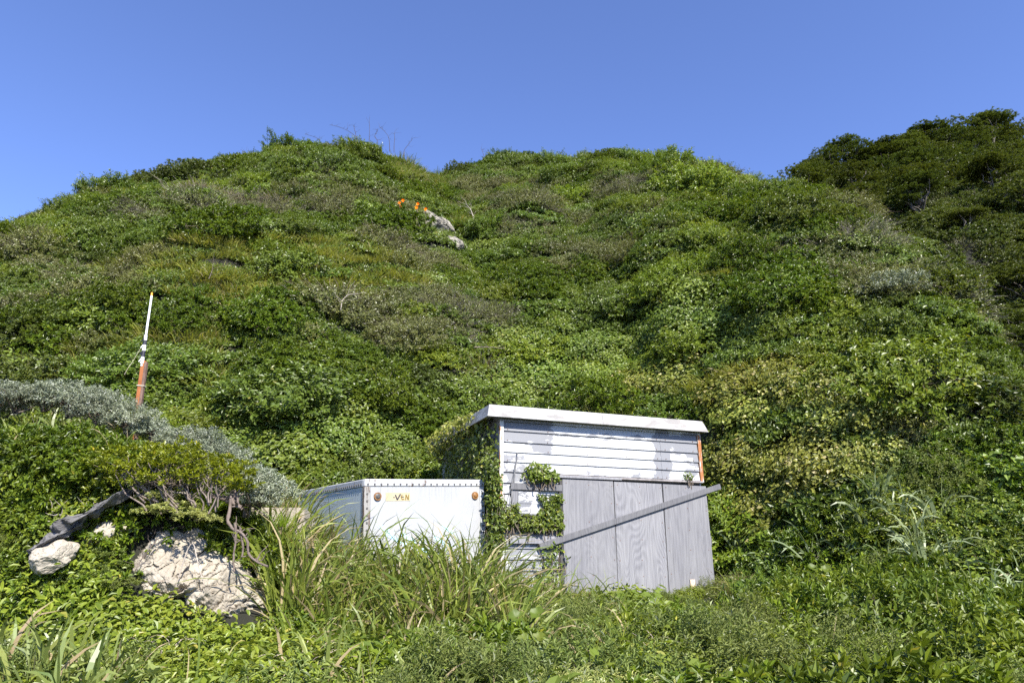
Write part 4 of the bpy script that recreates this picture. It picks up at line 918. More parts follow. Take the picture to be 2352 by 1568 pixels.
# ---- foreground cover
add_shrub('herb', 'fresh', 3, 12, nspr=130, per=9, Ln=.15, Wd=.07, style='loose', shape='oval', lumps=.35, R=(1, 1, .7), droop=.25)
add_shrub('weed', 'fresh', 3, 12, nspr=140, per=9, Ln=.17, Wd=.08, style='loose', shape='oval', lumps=.35, R=(1, 1, .7), droop=.3)
add_shrub('heartweed', 'kudzu', 2, 12, nspr=110, per=9, Ln=.21, Wd=.16, style='loose', shape='heart', lumps=.35, R=(1, 1, .65), droop=.3)
add_shrub('glossweed', 'ivy', 2, 12, nspr=150, per=10, Ln=.14, Wd=.085, style='rosette', shape='obov', lumps=.35, R=(1, 1, .65), droop=.1)
add_shrub('rosette', 'palemug', 2, 8, nspr=70, per=16, Ln=.20, Wd=.055, style='rosette', shape='obov', lumps=.3, R=(1, 1, .6), fill=.1)
add_shrub('rosette_green', 'round', 2, 8, nspr=80, per=16, Ln=.19, Wd=.05, style='rosette', shape='obov', lumps=.3, R=(1, 1, .6), fill=.1)
add_shrub('knot', 'round', 3, 14, nspr=70, per=8, Ln=.22, Wd=.13, style='rosette', shape='obov', lumps=.3, R=(1, 1, .8), droop=.15)
SIZE.update(herb=.36, weed=.36, heartweed=.38, glossweed=.3, rosette=.26, rosette_green=.28, knot=.36)
def fore_mass(name, label, n, box, kinds, rng, smin=.7, smax=1.25, cat='undergrowth', test=None, pad=.12, mx=120):
    X, Y = rng.uniform(box[0], box[1], n), rng.uniform(box[2], box[3], n); ok = ~blocked(X, Y, pad)
    ok &= (X < Xr(Y)+(2.5 if mx < 500 else 9))
    if test is not None: ok &= test(X, Y)
    X, Y = X[ok], Y[ok]; Z = H(X, Y); P = np.stack([X, Y, Z], -1); v = in_view(P, mx, 420); P = P[v]; X, Y = P[:, 0], P[:, 1]
    wk = np.array([w for _, w in kinds]); nm = [k for k, _ in kinds]
    f = np.stack([w*np.clip(.5+.6*fbm(xy(X*.8, Y*.8)+hash_(k) % 83, 2, 9), .03, 1)**3 for k, w in kinds], 1); f /= f.sum(1, keepdims=True)
    ki = np.minimum((rng.random(len(X))[:, None] > f.cumsum(1)).sum(1), len(nm)-1)
    idx = np.array([KIND[nm[i]][rng.integers(len(KIND[nm[i]]))][0] for i in ki]); s = np.array([SIZE[nm[i]] for i in ki])*rng.uniform(smin, smax, len(X))
    nn = nrm(X, Y, .25); P = P-nn*(.12*s)[:, None]
    return scatter(name, label, cat, P, tilt_rot(nn, rng, .6), np.stack([s, s, s*rng.uniform(.7, 1.1, len(s))], -1), idx)
rg = np.random.default_rng(31)
fore_mass('foreground_undergrowth', 'mixed low weeds and creepers carpeting the bank in front of the shed', 2300, (-7, 13, 3.0, 11.2), [('herb', 1.2), ('weed', 1.3), ('heartweed', .8), ('mug', .7), ('glossweed', .4), ('tobira', .25), ('bright', .5)], rg, .8, 1.5, mx=900,
          test=lambda X, Y: ~((X < -1.9) & (Y > 6.6)) & ~((X > 1.9) & (X < 4.3) & (Y > 8.6) & (X < 4.3)))
fore_mass('bank_undergrowth', 'scrub and weeds on top of the bank behind the silver bushes', 520, (-11, -1.7, 8.3, 12.2), [('bamboo', .5), ('weed', .6), ('kudzu', .6), ('tobira', .5), ('grass', .8)], rg, .5, .85)
rock_free = lambda X, Y: ~((X > -3.95) & (X < -2.3) & (Y > 6.5) & (Y < 7.75)) & ~((X > -5.0) & (X < -4.25) & (Y > 6.4) & (Y < 6.9))
fore_mass('bank_face_weeds', 'weeds and creepers clinging to the steep front of the bank', 680, (-7.6, -1.7, 6.0, 8.3), [('weed', .9), ('herb', .6), ('glossweed', .6), ('tobira', .3), ('rosette_green', .8), ('mug', .4)], rg, .6, 1.05, test=rock_free)

rg = np.random.default_rng(38)
fore_mass('rock_foot_weeds', 'yellow-green weeds at the foot of the pale rocks', 190, (-4.6, -1.4, 5.3, 6.62), [('herb', 1), ('weed', .5), ('rosette_green', .3)], rg, .55, .9)
# ---- grasses
def tussock(kind, mat, variants, n, Ln, Wd, rad, lean, droop, dead=.1, seg=6):
    for v in range(variants):
        rng = np.random.default_rng(hash_(kind)+v*55); a = rng.uniform(0, 2*PI, n); r = np.sqrt(rng.random(n))*rad
        le = np.abs(rng.normal(0, lean, n))+.04; a2 = a+rng.normal(0, .5, n)
        P = np.stack([np.cos(a)*r, np.sin(a)*r, np.full(n, -.04)], -1); D = np.stack([np.cos(a2)*np.sin(le), np.sin(a2)*np.sin(le), np.cos(le)], -1)
        t = np.where(rng.random(n) < dead, .98, rng.random(n)*.84)
        V, F, tt = blade_arr(P, D, Ln*rng.uniform(.45, 1.15, n), Wd*rng.uniform(.6, 1.25, n), rng, seg, droop, t)
        proto(kind, [(V, F, tt, 0)], [mat])
tussock('miscanthus', 'grass', 4, 85, 1.2, .032, .17, .30, .80, .2)
tussock('lowgrass', 'grass', 4, 90, .68, .026, .2, .40, .85, .25)
tussock('reed', 'bluegrass', 3, 34, .82, .040, .10, .30, .85, .16)
tussock('pampas', 'pampas', 3, 30, 1.15, .062, .12, .30, 1.2, .04)
tussock('limetuft', 'tuft', 1, 130, .42, .008, .06, .45, 1.3, .05)
tussock('drytuft', 'plume', 2, 70, .45, .008, .10, .6, 1.2, 1.0)
def grasses():
    rng = np.random.default_rng(19); G = {}
    def put(kind, px, Y, s, name, zone, up=0):
        p = ground_at(px, Y, up)
        if blocked(p[0:1], p[1:2], -.02)[0]: return
        G.setdefault((name, zone), []).append(place(kind, name, p, s, rng, (1, 1, 1)))
    for px in np.arange(630, 1130, 22): put('miscanthus', px+rng.uniform(-12, 12), rng.uniform(8.2, 9.4), rng.uniform(1.0, 1.25)*(.72 if px < 800 else 1), 'tall_grass_tussock', 'in front of the white van box')
    for px in np.arange(640, 1200, 32): put('miscanthus', px+rng.uniform(-15, 15), rng.uniform(7.3, 8.2), rng.uniform(.85, 1.05), 'tall_grass_tussock', 'on the slope below the van box')
    for px in np.arange(1130, 1330, 26): put('miscanthus', px+rng.uniform(-12, 12), rng.uniform(8.4, 9.6), rng.uniform(.62, .9), 'tall_grass_tussock', 'between the van box and the doors')
    for px in np.arange(1180, 1480, 30): put('lowgrass', px+rng.uniform(-12, 12), rng.uniform(8.0, 9.4), rng.uniform(.85, 1.15), 'short_grass_tussock', 'below the plywood doors')
    for px in np.arange(720, 1560, 90): put('lowgrass', px+rng.uniform(-20, 20), rng.uniform(6.4, 7.6), rng.uniform(.8, 1.1), 'short_grass_tussock', 'midway down the weedy bank')
    for px in (-20, 30, 75, 120, 165, 205, 255, 310, 60, 190): put('reed', px+rng.uniform(-10, 10), rng.uniform(4.9, 6.0), rng.uniform(.8, 1.05), 'broad_grass_clump', 'at the lower left corner')
    for px, Y in ((345, 5.6), (265, 5.9), (330, 5.3)): put('reed', px, Y, .7, 'broad_grass_clump', 'below the large rock face')
    for px, Y in ((1190, 5.7), (1255, 5.6), (700, 5.6), (760, 5.5), (850, 5.2), (980, 5.2), (790, 5.9)): put('reed', px, Y, .75, 'broad_grass_clump', 'beside the lower green mugwort')
    for px, py in ((60, 1000), (130, 1010), (190, 985), (30, 1040), (230, 1000), (90, 1070), (160, 1060), (20, 960), (110, 960), (260, 1060)):
        q = hit(px, py+30); G.setdefault(('broad_grass_clump', 'on the bank under the silver bushes'), []).append(place('reed', 'broad_grass_clump', q, rng.uniform(.6, .85), rng))
    for px in (370, 410, 450, 490, 350, 430, 520): put('miscanthus', px, rng.uniform(9.2, 10.6), rng.uniform(.55, .75), 'tall_grass_tussock', 'behind the pole post')
    for px in (150, 200, 240, 280, 100): put('miscanthus', px, rng.uniform(9.4, 10.6), rng.uniform(.5, .7), 'tall_grass_tussock', 'behind the silver bushes')
    for zone, spots in (('scattered over the right spur', ((1985, 1195), (2060, 1175), (2095, 1235), (2040, 1290), (2110, 1285), (2170, 1300), (1950, 1255), (1870, 1280), (1770, 1290), (2010, 1130), (2140, 1180), (1690, 1240))), ('low at the right edge', ((2225, 1385), (2275, 1395), (2325, 1430), (2340, 1340)))):
        for px, py in spots: G.setdefault(('drooping_grass_clump', zone), []).append(place('pampas', 'drooping_grass_clump', hit(px, py+35)+np.array([0, -.15, .05]), rng.uniform(.55, .8), rng))
    for px, Y in ((1690, 10.2), (1705, 10.8), (1680, 11.0)): put('miscanthus', px, Y, .5, 'tall_grass_tussock', 'beside the last plywood door')
    w = {'tall_grass_tussock': 'tall green grass tussock', 'short_grass_tussock': 'short arching grass tussock', 'broad_grass_clump': 'broad-bladed bluish grass clump', 'drooping_grass_clump': 'pale drooping grass clump'}
    for (n, z), os_ in G.items(): rank_labels(os_, w[n], z, 'grass clumps of the bank', 'grass')
    o = place('limetuft', 'lime_grass_tuft', at(485, 1165, 7.15), 1.0); tag(o, 'lime green fine grass tuft between rock and twisted branch', 'grass')
    o = place('limetuft', 'lime_grass_tuft', at(650, 1205, 7.3), .5); tag(o, 'small lime green grass tuft right of the twisted roots', 'grass')
    o = place('limetuft', 'lime_grass_tuft', ground_at(190, 4.6), 1.2); tag(o, 'lime green fine grass tuft at the bottom left edge', 'grass')
    for px, Y, lab in ((420, 6.2, 'dry brown grass tuft below the large rock face'), (720, 5.6, 'dry brown straw hanging beside the knotweed'), (1490, 6.4, 'dry brown straw beside the yellow weed'), (300, 5.4, 'dry brown straw among the broad grass at lower left')):
        tag(place('drytuft', 'dry_grass_tuft', ground_at(px, Y, .1), .9), lab, 'grass')
grasses()
def grass_filler():
    rng = np.random.default_rng(51); n = 5200
    X, Y = rng.uniform(-7, 8.5, n), rng.uniform(3.4, 10.4, n); d = .5+.5*fbm(xy(X*.9, Y*.9), 3, 61)
    want = np.where((X > -2.6) & (X < 1.6) & (Y > 7.0), .85, .26)*np.where((X > 1.6) & (X < 4.2) & (Y > 7.5), .4, 1)
    ok = (d*rng.uniform(.6, 1.3, n) > 1-want) & ~blocked(X, Y, .08) & ~((X < -1.9) & (X > -5.2) & (Y > 5.6) & (Y < 8)); X, Y = X[ok], Y[ok]; n = len(X); P = np.stack([X, Y, H(X, Y)], -1); v = in_view(P, 60, 420); P = P[v]; n = len(P)
    k = 3; P = np.repeat(P, k, 0)+rng.normal(0, .05, (n*k, 3))*[1, 1, .2]; n = len(P); D = np.stack([rng.normal(0, .42, n), rng.normal(-.05, .42, n), np.ones(n)], -1)
    V, F, t = blade_arr(P, D, rng.uniform(.3, .8, n), rng.uniform(.008, .02, n), rng, 5, .8)
    tag(obj('bank_grass', mesh_np('bank_grass', V, F, [M['grass']], None, t)), 'loose grass blades growing all through the weedy bank', 'grass', kind='stuff')
grass_filler()

rg = np.random.default_rng(44)
fore_mass('doorstep_weeds', 'very low weeds in front of the plywood doors', 280, (1.5, 4.4, 8.4, 11.9), [('herb', 1), ('weed', .6), ('mug', .5)], rg, .35, .6, pad=-.14)
# ---- named plants of the bank
def thing_plant(name, label, cat, kind, p, s, sq=(1, 1, 1), stems=8, group=None, lean=(0, 0), smat='twig', sr=.012, rng=RNG):
    r = empty(name, tuple(p)); tag(r, label, cat, group)
    c = obj('crown', KIND[kind][int(rng.integers(len(KIND[kind])))][1], r); c.scale = (s*sq[0], s*sq[1], s*sq[2]); c.rotation_euler = (0, 0, rng.uniform(0, 6.28)); c.location = (0, 0, .08*s)
    if stems:
        a = [tube_arr(wob(rng.normal(0, .05, 3)*s*[1, 1, 0]-[0, 0, .15], rng.normal(0, .4, 3)*s*[1, 1, .2]+[0, 0, s*.35], 5, .15, rng), np.linspace(sr, sr*.4, 5), 5) for _ in range(stems)]
        V, F = join_arr(a); obj('stem', mesh_np('stem', V, F, [M[smat]], smooth=True), r)
    return r
sil = []
for px, py, Y, s in ((-20,905,8.0,.34),(45,893,8.0,.36),(110,890,8.1,.33),(170,905,8.1,.32),(235,925,8.1,.34),(300,950,8.15,.30),(350,968,8.2,.24),(425,1000,8.0,.24),(470,1018,8.0,.29),(515,1045,8.0,.31),(555,1078,7.95,.30),(595,1108,7.9,.27),(570,1125,7.7,.24)):
    p = at(px, py+8, Y-.15); sil.append(thing_plant('silver_bush', 'x', 'shrub', 'silver', p-np.array([0, 0, .10]), s*RNG.uniform(.75, 1.1)*(1.25 if px > 400 else 1), (1.1, 1, RNG.uniform(.7, 1.05)), 6))
rank_labels(sil, 'silvery-leaved bush', 'along the crest of the near bank', 'silver bushes on the bank', 'shrub')
def tobira_mound():
    rng = np.random.default_rng(3)
    add_shrub('neartobira', 'neartob', 1, 60, nspr=560, per=14, Ln=.085, Wd=.030, style='rosette', shape='obov', R=(1, .8, .62), lumps=.4, fill=.3, lows=-.35)
    p = at(378, 1092, 6.95); r = empty('glossy_mound_shrub', tuple(p-np.array([0, 0, .25]))); tag(r, 'bright glossy mound shrub with bare pink-grey branches above the rock face', 'shrub')
    c = obj('crown', KIND['neartobira'][0][1], r, (0, .05, .24)); c.scale = (.66, .52, .50)
    root = np.array([.62, -.12, -.12])
    for k in range(26):
        s = np.array([rng.uniform(-.35, .66), rng.uniform(-.25, -.05), rng.uniform(-.14, .02)]); e = s+np.array([rng.uniform(-.16, .10), rng.uniform(-.1, .08), rng.uniform(.16, .36)]); s = s*.7+root*.3
        parts = [tube_arr(wob(s, e, 7, .10, rng), np.linspace(.010, .004, 7), 5)]
        for f in range(3):
            m = s+(e-s)*rng.uniform(.3, .8); parts.append(tube_arr(wob(m, m+np.array([rng.uniform(-.13, .13), rng.uniform(-.06, .04), rng.uniform(.04, .16)]), 4, .1, rng), np.linspace(.005, .002, 4), 4))
        V, F = join_arr(parts); obj('branch', mesh_np('branch', V, F, [M['branch']], smooth=True), r)
tobira_mound()
def dead_wood():
    rng = np.random.default_rng(4)
    def limb(name, label, pts, r0, r1, mat, k=18, twig=0, tw=.12, group=None, depth_jit=.03, amp=.03):
        P = np.array([at(*q) for q in pts]); t = np.linspace(0, len(P)-1, k); c = np.stack([np.interp(t, range(len(P)), P[:, i]) for i in range(3)], -1)
        for _ in range(2): c[1:-1] = (c[:-2]+2*c[1:-1]+c[2:])/4
        c += rng.normal(0, amp*r0*4, c.shape); o0 = c[0].copy(); r = empty(name, tuple(o0)); tag(r, label, 'branch' if 'root' not in name else 'root', group)
        V, F = tube_arr(c-o0, np.linspace(r0, r1, k)*(1+.25*rng.normal(0, .5, k).clip(-1, 1)), 8); obj('stem' if 'root' not in name else 'root_stem', mesh_np('stem', V, F, [M[mat]], smooth=True), r)
        for _ in range(twig):
            i = int(rng.integers(k//4, k)); d = np.array([rng.normal(0, 1), rng.normal(0, .4), abs(rng.normal(.3, .8))]); d = d/np.linalg.norm(d)*rng.uniform(.4, 1.2)*tw
            V, F = tube_arr(wob(c[i]-o0, c[i]-o0+d, 6, .14, rng), np.linspace(r1*.9, r1*.25, 6), 5); obj('twig', mesh_np('twig', V, F, [M[mat]], smooth=True), r)
    limb('exposed_root', 'thick twisted brown root curling down beside the rock face', [(530,1140,6.95),(528,1175,6.9),(520,1195,6.85),(535,1215,6.85),(555,1222,6.85),(570,1240,6.85),(568,1275,6.85),(590,1290,6.85),(615,1300,6.85)], .018, .009, 'root', 26, 6, .16)
    limb('exposed_root', 'straight grey-brown root hanging down the right side of the rock', [(540,1200,6.85),(542,1240,6.83),(535,1280,6.82),(538,1312,6.82)], .012, .007, 'root', 14, 6, .12)
    limb('exposed_root', 'short stub of brown root between the two longer roots', [(552,1225,6.87),(560,1255,6.86),(556,1278,6.85)], .011, .008, 'root', 8, 4, .1)
    limb('fallen_branch', 'thick pinkish-grey branch lying above the lime grass tuft', [(470,1128,7.1),(500,1140,7.05),(530,1152,7.0),(555,1165,6.95)], .016, .022, 'root', 14, 10, .2)
    limb('fallen_branch', 'short pale crooked branch just left of the lime grass tuft', [(370,1142,7.05),(395,1130,7.03),(430,1132,7.05)], .010, .012, 'deadtwig', 10, 2, .1)
    limb('dead_branch', 'long bleached branch sweeping over the dark rock ledge', [(285,1158,7.0),(230,1160,6.95),(175,1185,6.9),(120,1180,6.9)], .012, .005, 'deadtwig', 16, 14, .22)
    limb('dead_branch', 'lower bleached branch crossing beneath the longer dead branch', [(300,1170,7.0),(220,1188,6.9),(150,1200,6.88),(95,1195,6.86)], .010, .004, 'deadtwig', 16, 12, .16)
    limb('dead_branch', 'tangle of dead brown twigs above the dark rock ledge', [(330,1150,7.15),(280,1120,7.15),(220,1110,7.15),(160,1130,7.1)], .009, .004, 'root', 16, 26, .2)
    limb('dead_branch', 'thin bent twig lying down the middle of the rock face', [(410,1328,6.75),(430,1260,6.78),(445,1240,6.78),(455,1300,6.72),(470,1345,6.7)], .006, .003, 'deadtwig', 16, 4, .08)
    limb('dead_branch', 'brown twig tangle on the left shoulder of the rock face', [(360,1240,6.85),(330,1275,6.8),(310,1310,6.75)], .006, .003, 'root', 10, 16, .16)
    # far ones on the slope
    def far(name, label, pts, r, mat, twig, tw):
        h0 = hit(*pts[0][:2]); Yd = h0[1]-.9
        limb(name, label, [(x, y, Yd) for x, y in pts], r, r*.35, mat, 14, twig, tw, amp=.01)
    far('dead_branch', 'bleached forked dead branch right of the mottled rock', [(1092,525),(1088,500),(1080,478),(1070,470)], .025, 'deadtwig', 7, .5)
    far('dead_branch', 'pale curved dead branch in the middle of the grassy slope', [(783,712),(785,690),(800,676),(822,674)], .018, 'deadtwig', 5, .5)
    far('dead_branch', 'fallen grey stick lying across twiggy scrub above the shed', [(1090,797),(1130,797),(1160,800)], .018, 'root', 4, .3)
    far('dead_branch', 'white crooked dead stem left of the mottled rock', [(960,512),(975,545),(990,575),(1000,585)], .018, 'root', 6, .4)
    far('dead_branch', 'bare dead branch arching over the left slope scrub', [(480,640),(488,620),(490,600)], .012, 'root', 5, .4)
    for i, (pts, lab) in enumerate((([(848,318),(849,295),(848,274)], 'tallest upright bare twig on the left summit'), ([(868,322),(858,312),(866,305),(868,296)], 'hooked bare twig right of the tallest summit twig'), ([(822,316),(800,300),(775,290),(757,287)], 'long bare twig arching left over the summit'),
                                   ([(818,312),(815,300),(812,288)], 'short upright bare twig just left of the tallest one'), ([(895,330),(893,312),(880,298),(872,292)], 'forked bare twig on the right of the summit'), ([(905,332),(907,315),(905,305)], 'straight bare twig on the right shoulder of the summit'),
                                   ([(927,345),(940,330),(948,318)], 'bent bare twig leaning right off the summit'), ([(735,322),(725,315),(700,308)], 'thin bare twig reaching left from the summit'), ([(1112,358),(1108,348),(1105,342)], 'single bare twig at the saddle'),
                                   ([(1366,370),(1362,358),(1360,345)], 'thin bare twig on the skyline left of the post'), ([(1445,372),(1440,362),(1432,352)], 'bare twig cluster on the second skyline'), ([(1482,372),(1481,360),(1480,345)], 'upright bare twig nearest the skyline post'))):
        Yd = 33.0 if pts[0][0] < 1000 else 37.0
        limb('bare_twig', lab, [(pts[0][0], pts[0][1]+18, Yd)]+[(x, y, Yd) for x, y in pts], .016, .007, 'darktwig', 12, 8 if len(pts) > 3 else 5, .4, 'bare twigs on the skyline', amp=.01)
dead_wood()
def small_post():
    p = at(1541, 378, 36.8); r = empty('skyline_post', tuple(p-np.array([0, 0, .5]))); tag(r, 'tiny rusty ring-topped post standing on the skyline', 'post')
    MB().cyl((0, 0, 0), .05, .62, (0, 0, 1), 8).obj('post', M['rust2'], r)
    a = np.linspace(0, 2*PI, 13); V, F = tube_arr(np.stack([np.cos(a)*.06, a*0, .70+np.sin(a)*.12], -1), np.full(13, .018), 5); obj('ring', mesh_np('ring', V, F, [M['darktwig']], smooth=True), r)
small_post()
def lilies():
    rng = np.random.default_rng(6); i = 0
    labs = ['upper left orange lily flower near the mottled rock', 'lower left orange lily flower near the mottled rock', 'lowest orange lily flower of the left cluster', 'single orange lily farthest up the gully edge', 'orange lily directly above the mottled rock', 'small orange lily bud beside the rock top', 'orange lily touching the left edge of the rock']
    for px, py in ((926, 462), (918, 468), (921, 473), (985, 452), (960, 470), (957, 478), (978, 482)):
        p = hit(px, py)+np.array([0, -2.1, .25]); p = at(px, py, p[1]); r = empty('lily', tuple(p)); tag(r, labs[i], 'flower', 'orange lilies on the slope'); i += 1
        for k in range(6):
            a = k*PI/3+rng.uniform(-.2, .2); d = np.array([[math.cos(a)*.8, -.7, math.sin(a)*.8]]); V, F, t = leaf_arr(np.zeros((1, 3)), d, np.array([[0, -1, .3]]), .105, .05, rng, 'oval', -.1); obj('petal', mesh_np('petal', V, F, [M['lily']], None, t), r)
        V, F = tube_arr(wob((0, .02, 0), (0, .15, -.7), 4, .05, rng), np.full(4, .012), 4); obj('stem', mesh_np('stem', V, F, [M['twig']]), r)
lilies()
def butterbur(name, p, leaves, label, rng):
    r = empty(name, tuple(p)); tag(r, label, 'plant', 'butterbur plants on the bank')
    for (x, y, z, s, tilt, az) in leaves:
        n = 18; a = np.linspace(.28, 2*PI-.28, n); rad = s*(1+.06*np.sin(a*5)+.04*rng.normal(0, 1, n)); ring = np.stack([np.cos(a)*rad, np.sin(a)*rad, .40*s*(1+.3*np.sin(a*5+1))+0*a], -1); mid = np.stack([np.cos(a)*rad*.5, np.sin(a)*rad*.5, .05*s+0*a], -1)
        V = np.concatenate([[[0, 0, 0]], mid, ring]); F = []
        for i in range(n-1): F += [[0, 1+i, 2+i], [1+i, 1+n+i, 2+n+i], [1+i, 2+n+i, 2+i]]
        R = np.array(Euler((tilt, 0, az)).to_matrix()); V = V@R.T+np.array([x, y, z]); lf = obj('leaf', mesh_np('leaf', V, np.array(F), [M['butter']], None, np.full(len(V), rng.uniform(.2, .8)), True), r)
        Vs, Fs = tube_arr(wob((x*.2, y*.2+.05, -.1), (x, y, z), 6, .06, rng), np.linspace(.011, .007, 6), 6); obj('stalk', mesh_np('stalk', Vs, Fs, [M['butter']], None, np.full(len(Vs), .5), True), lf)
rngb = np.random.default_rng(12)
for px, py, Y, lv, lab in ((1205, 1400, 6.3, [(-.10,0,.02,.10,1.0,.3),(.14,-.02,.06,.10,.9,-.3),(.11,-.05,-.16,.075,1.2,.2),(-.02,-.05,-.06,.06,1.1,0)], 'upper butterbur with round yellow-green leaves among grass below the batten'),
                           (1225, 1480, 5.9, [(.0,-.05,.0,.115,1.0,.2),(.17,-.03,.10,.10,.9,-.4),(-.14,-.05,.02,.10,1.1,.5),(-.09,0,.16,.08,.8,0),(.06,0,.17,.085,.8,-.2),(-.02,-.08,-.14,.09,1.2,0)], 'lower butterbur with the largest round yellow-green leaves'),
                           (1690, 1395, 8.4, [(-.16,0,0,.13,1.0,.3),(.10,-.02,.02,.13,1.1,-.3),(.30,0,-.08,.12,1.0,0),(.0,-.05,-.14,.10,1.2,.2)], 'butterbur with folded leaves just right of the shed foot'),
                           (1720, 1480, 6.6, [(-.05,0,.02,.10,.9,.2),(.12,0,-.06,.09,1.0,-.3),(-.15,-.03,-.10,.09,1.1,.1)], 'small butterbur in the weeds below the shed corner'),
                           (985, 1572, 4.9, [(-.1,0,.02,.11,.7,.2),(.1,0,.0,.10,.8,-.3),(0,-.05,.05,.08,.6,0)], 'butterbur leaves cut off by the bottom edge of the view'),
                           (1880, 1290, 9.0, [(-.1,0,.02,.10,.9,.2),(.12,0,.0,.10,1.0,-.3)], 'butterbur leaves under the drooping grass right of the shed')):
    butterbur('butterbur', at(px, py+8, Y), [(a*.8, b, c*.7-.05, d*.66, e-.25, f) for a, b, c, d, e, f in lv], lab, rngb)
def bank_plants():
    kn = [thing_plant('broadleaf_weed', 'x', 'plant', 'heartweed', ground_at(px, Y, .02), s, (1, 1, .8), stems=3) for px, Y, s in ((1560, 6.2, .34), (1640, 5.6, .32), (1830, 6.4, .34), (1960, 5.6, .34), (2120, 6.2, .36), (2230, 5.4, .32), (1760, 5.2, .3))]
    rank_labels(kn, 'heart-leaved weed', 'on the lower right foreground', 'leafy weeds of the right foreground', 'plant')
    kn = [thing_plant('broadleaf_weed', 'x', 'plant', 'weed', ground_at(px, Y, .02), s, (1, 1, .9), stems=3) for px, Y, s in ((560, 5.6, .34), (620, 5.0, .36), (740, 6.3, .38), (830, 6.0, .36), (900, 6.5, .36), (860, 5.3, .34), (980, 6.1, .34))]
    rank_labels(kn, 'leafy green weed', 'below the tall grass tussocks', 'leafy weeds of the left foreground', 'plant')
    kn = [thing_plant('broadleaf_weed', 'x', 'plant', 'herb', ground_at(px, Y, .02), s, (1, 1, .8), stems=3) for px, Y, s in ((500, 5.9, .3), (470, 5.4, .3), (540, 5.2, .3), (600, 5.7, .28), (1520, 5.5, .3), (1600, 7.0, .3), (1690, 7.4, .3))]
    rank_labels(kn, 'yellow-green small-leaved weed', 'along the bottom of the bank', 'small weeds of the bank', 'plant')
    kn = []
    for px, Y, s, up in ((290, 5.3, .34, .12), (365, 5.2, .40, .05), (430, 4.9, .36, .05), (395, 4.6, .42, .0), (110, 4.5, .34, 0)): kn.append(thing_plant('knotweed', 'x', 'plant', 'knot', ground_at(px, Y, up), s, stems=5))
    rank_labels(kn, 'blue-green round-leaved plant', 'near the bottom left', 'round-leaved plants', 'plant')
    kn = [thing_plant('knotweed', 'x', 'plant', 'knot', hit(px, py+25)+np.array([0, -.1, 0]), s, stems=0) for px, py, Y, s in ((590, 1165, 7.3, .24), (735, 1245, 7.2, .30), (650, 1260, 7.0, .22))]
    rank_labels(kn, 'round-leaved plant', 'between the roots and the tall grass', 'round-leaved plants', 'plant')
    ro = [thing_plant('grey_rosette_plant', 'x', 'plant', 'rosette', at(px, py, Y), s, (1, .8, .55), stems=0) for px, py, Y, s in ((360, 1150, 6.95, .22), (405, 1178, 6.85, .24), (450, 1195, 6.8, .20), (340, 1180, 6.9, .17))]
    rank_labels(ro, 'grey-green rosette plant', 'on top of the rock face', 'rosette plants on the rocks', 'plant')
    ro = [thing_plant('grey_rosette_plant', 'x', 'plant', 'rosette_green', hit(px, py+15)+np.array([0, -.08, 0]), s*.85, (1, 1, .6), stems=0) for px, py, Y, s in ((255, 1265, 6.95, .22), (225, 1310, 6.8, .24), (290, 1330, 6.6, .2), (170, 1330, 6.7, .24), (120, 1340, 6.7, .2), (280, 1290, 6.9, .18))]
    rank_labels(ro, 'green rosette plant', 'left of the rock face', 'rosette plants on the rocks', 'plant')
    ro = [thing_plant('grey_rosette_plant', 'x', 'plant', 'rosette_green', hit(px, py+15)+np.array([0, -.08, 0]), s*.85, (1, 1, .6), stems=0) for px, py, Y, s in ((600, 1335, 6.6, .14), (685, 1320, 6.6, .22), (640, 1370, 6.5, .16))]
    rank_labels(ro, 'green rosette plant', 'right of the rock face', 'rosette plants on the rocks', 'plant')
    mg = [thing_plant('mugwort', 'x', 'plant', 'mug', ground_at(px, Y), s, (1, 1, 1.1), stems=6) for px, Y, s in ((1040, 5.3, .5), (1150, 5.1, .5), (1120, 5.7, .42), (940, 4.9, .42), (1250, 4.9, .4))]
    rank_labels(mg, 'feathery green mugwort', 'at the bottom centre', 'mugwort at the bottom of the bank', 'plant')
    mg = [thing_plant('pale_mugwort', 'x', 'plant', 'palemug', ground_at(px, Y), s, (1, 1, 1.0), stems=6) for px, Y, s in ((1290, 5.3, .42), (1365, 5.1, .46), (1440, 5.3, .40))]
    rank_labels(mg, 'pale silvery mugwort', 'at the bottom edge below the doors', 'mugwort at the bottom of the bank', 'plant')
    sh = [thing_plant('creeper_bush', 'x', 'shrub', 'vine', ground_at(px, Y), s, (1, .8, .9), stems=5) for px, Y, s in ((1430, 9.0, .36), (1480, 9.1, .42), (1525, 9.2, .40))]
    rank_labels(sh, 'yellowish creeper bush', 'at the foot of the plywood doors', 'creeper bushes at the doors', 'shrub')
    sh = [thing_plant('low_green_bush', 'x', 'shrub', k, ground_at(px, Y, -.05), s, (1.1, 1, 1.35), stems=5) for px, Y, s, k in ((1800, 8.6, .6, 'bright'), (1890, 7.8, .66, 'tobira'), (2000, 7.4, .7, 'bright'), (2110, 7.0, .66, 'broad'), (2060, 8.6, .66, 'tobira'), (1750, 9.6, .6, 'broad'), (1930, 9.4, .7, 'bright'), (1700, 7.6, .5, 'mug'), (1800, 6.6, .5, 'bright'), (2200, 6.4, .6, 'bright'), (1600, 6.4, .42, 'mug'), (2290, 7.4, .6, 'tobira'), (1970, 6.0, .5, 'mug'))]
    rank_labels(sh, 'low rounded green bush', 'on the right foreground', 'low bushes on the right', 'shrub')
    sh = [thing_plant('dark_glossy_bush', 'x', 'shrub', 'glossweed', at(px, py, Y), s, stems=5) for px, py, Y, s in ((15, 1240, 7.2, .34), (55, 1290, 7.0, .30), (20, 1320, 6.9, .32), (40, 1180, 7.4, .3))]
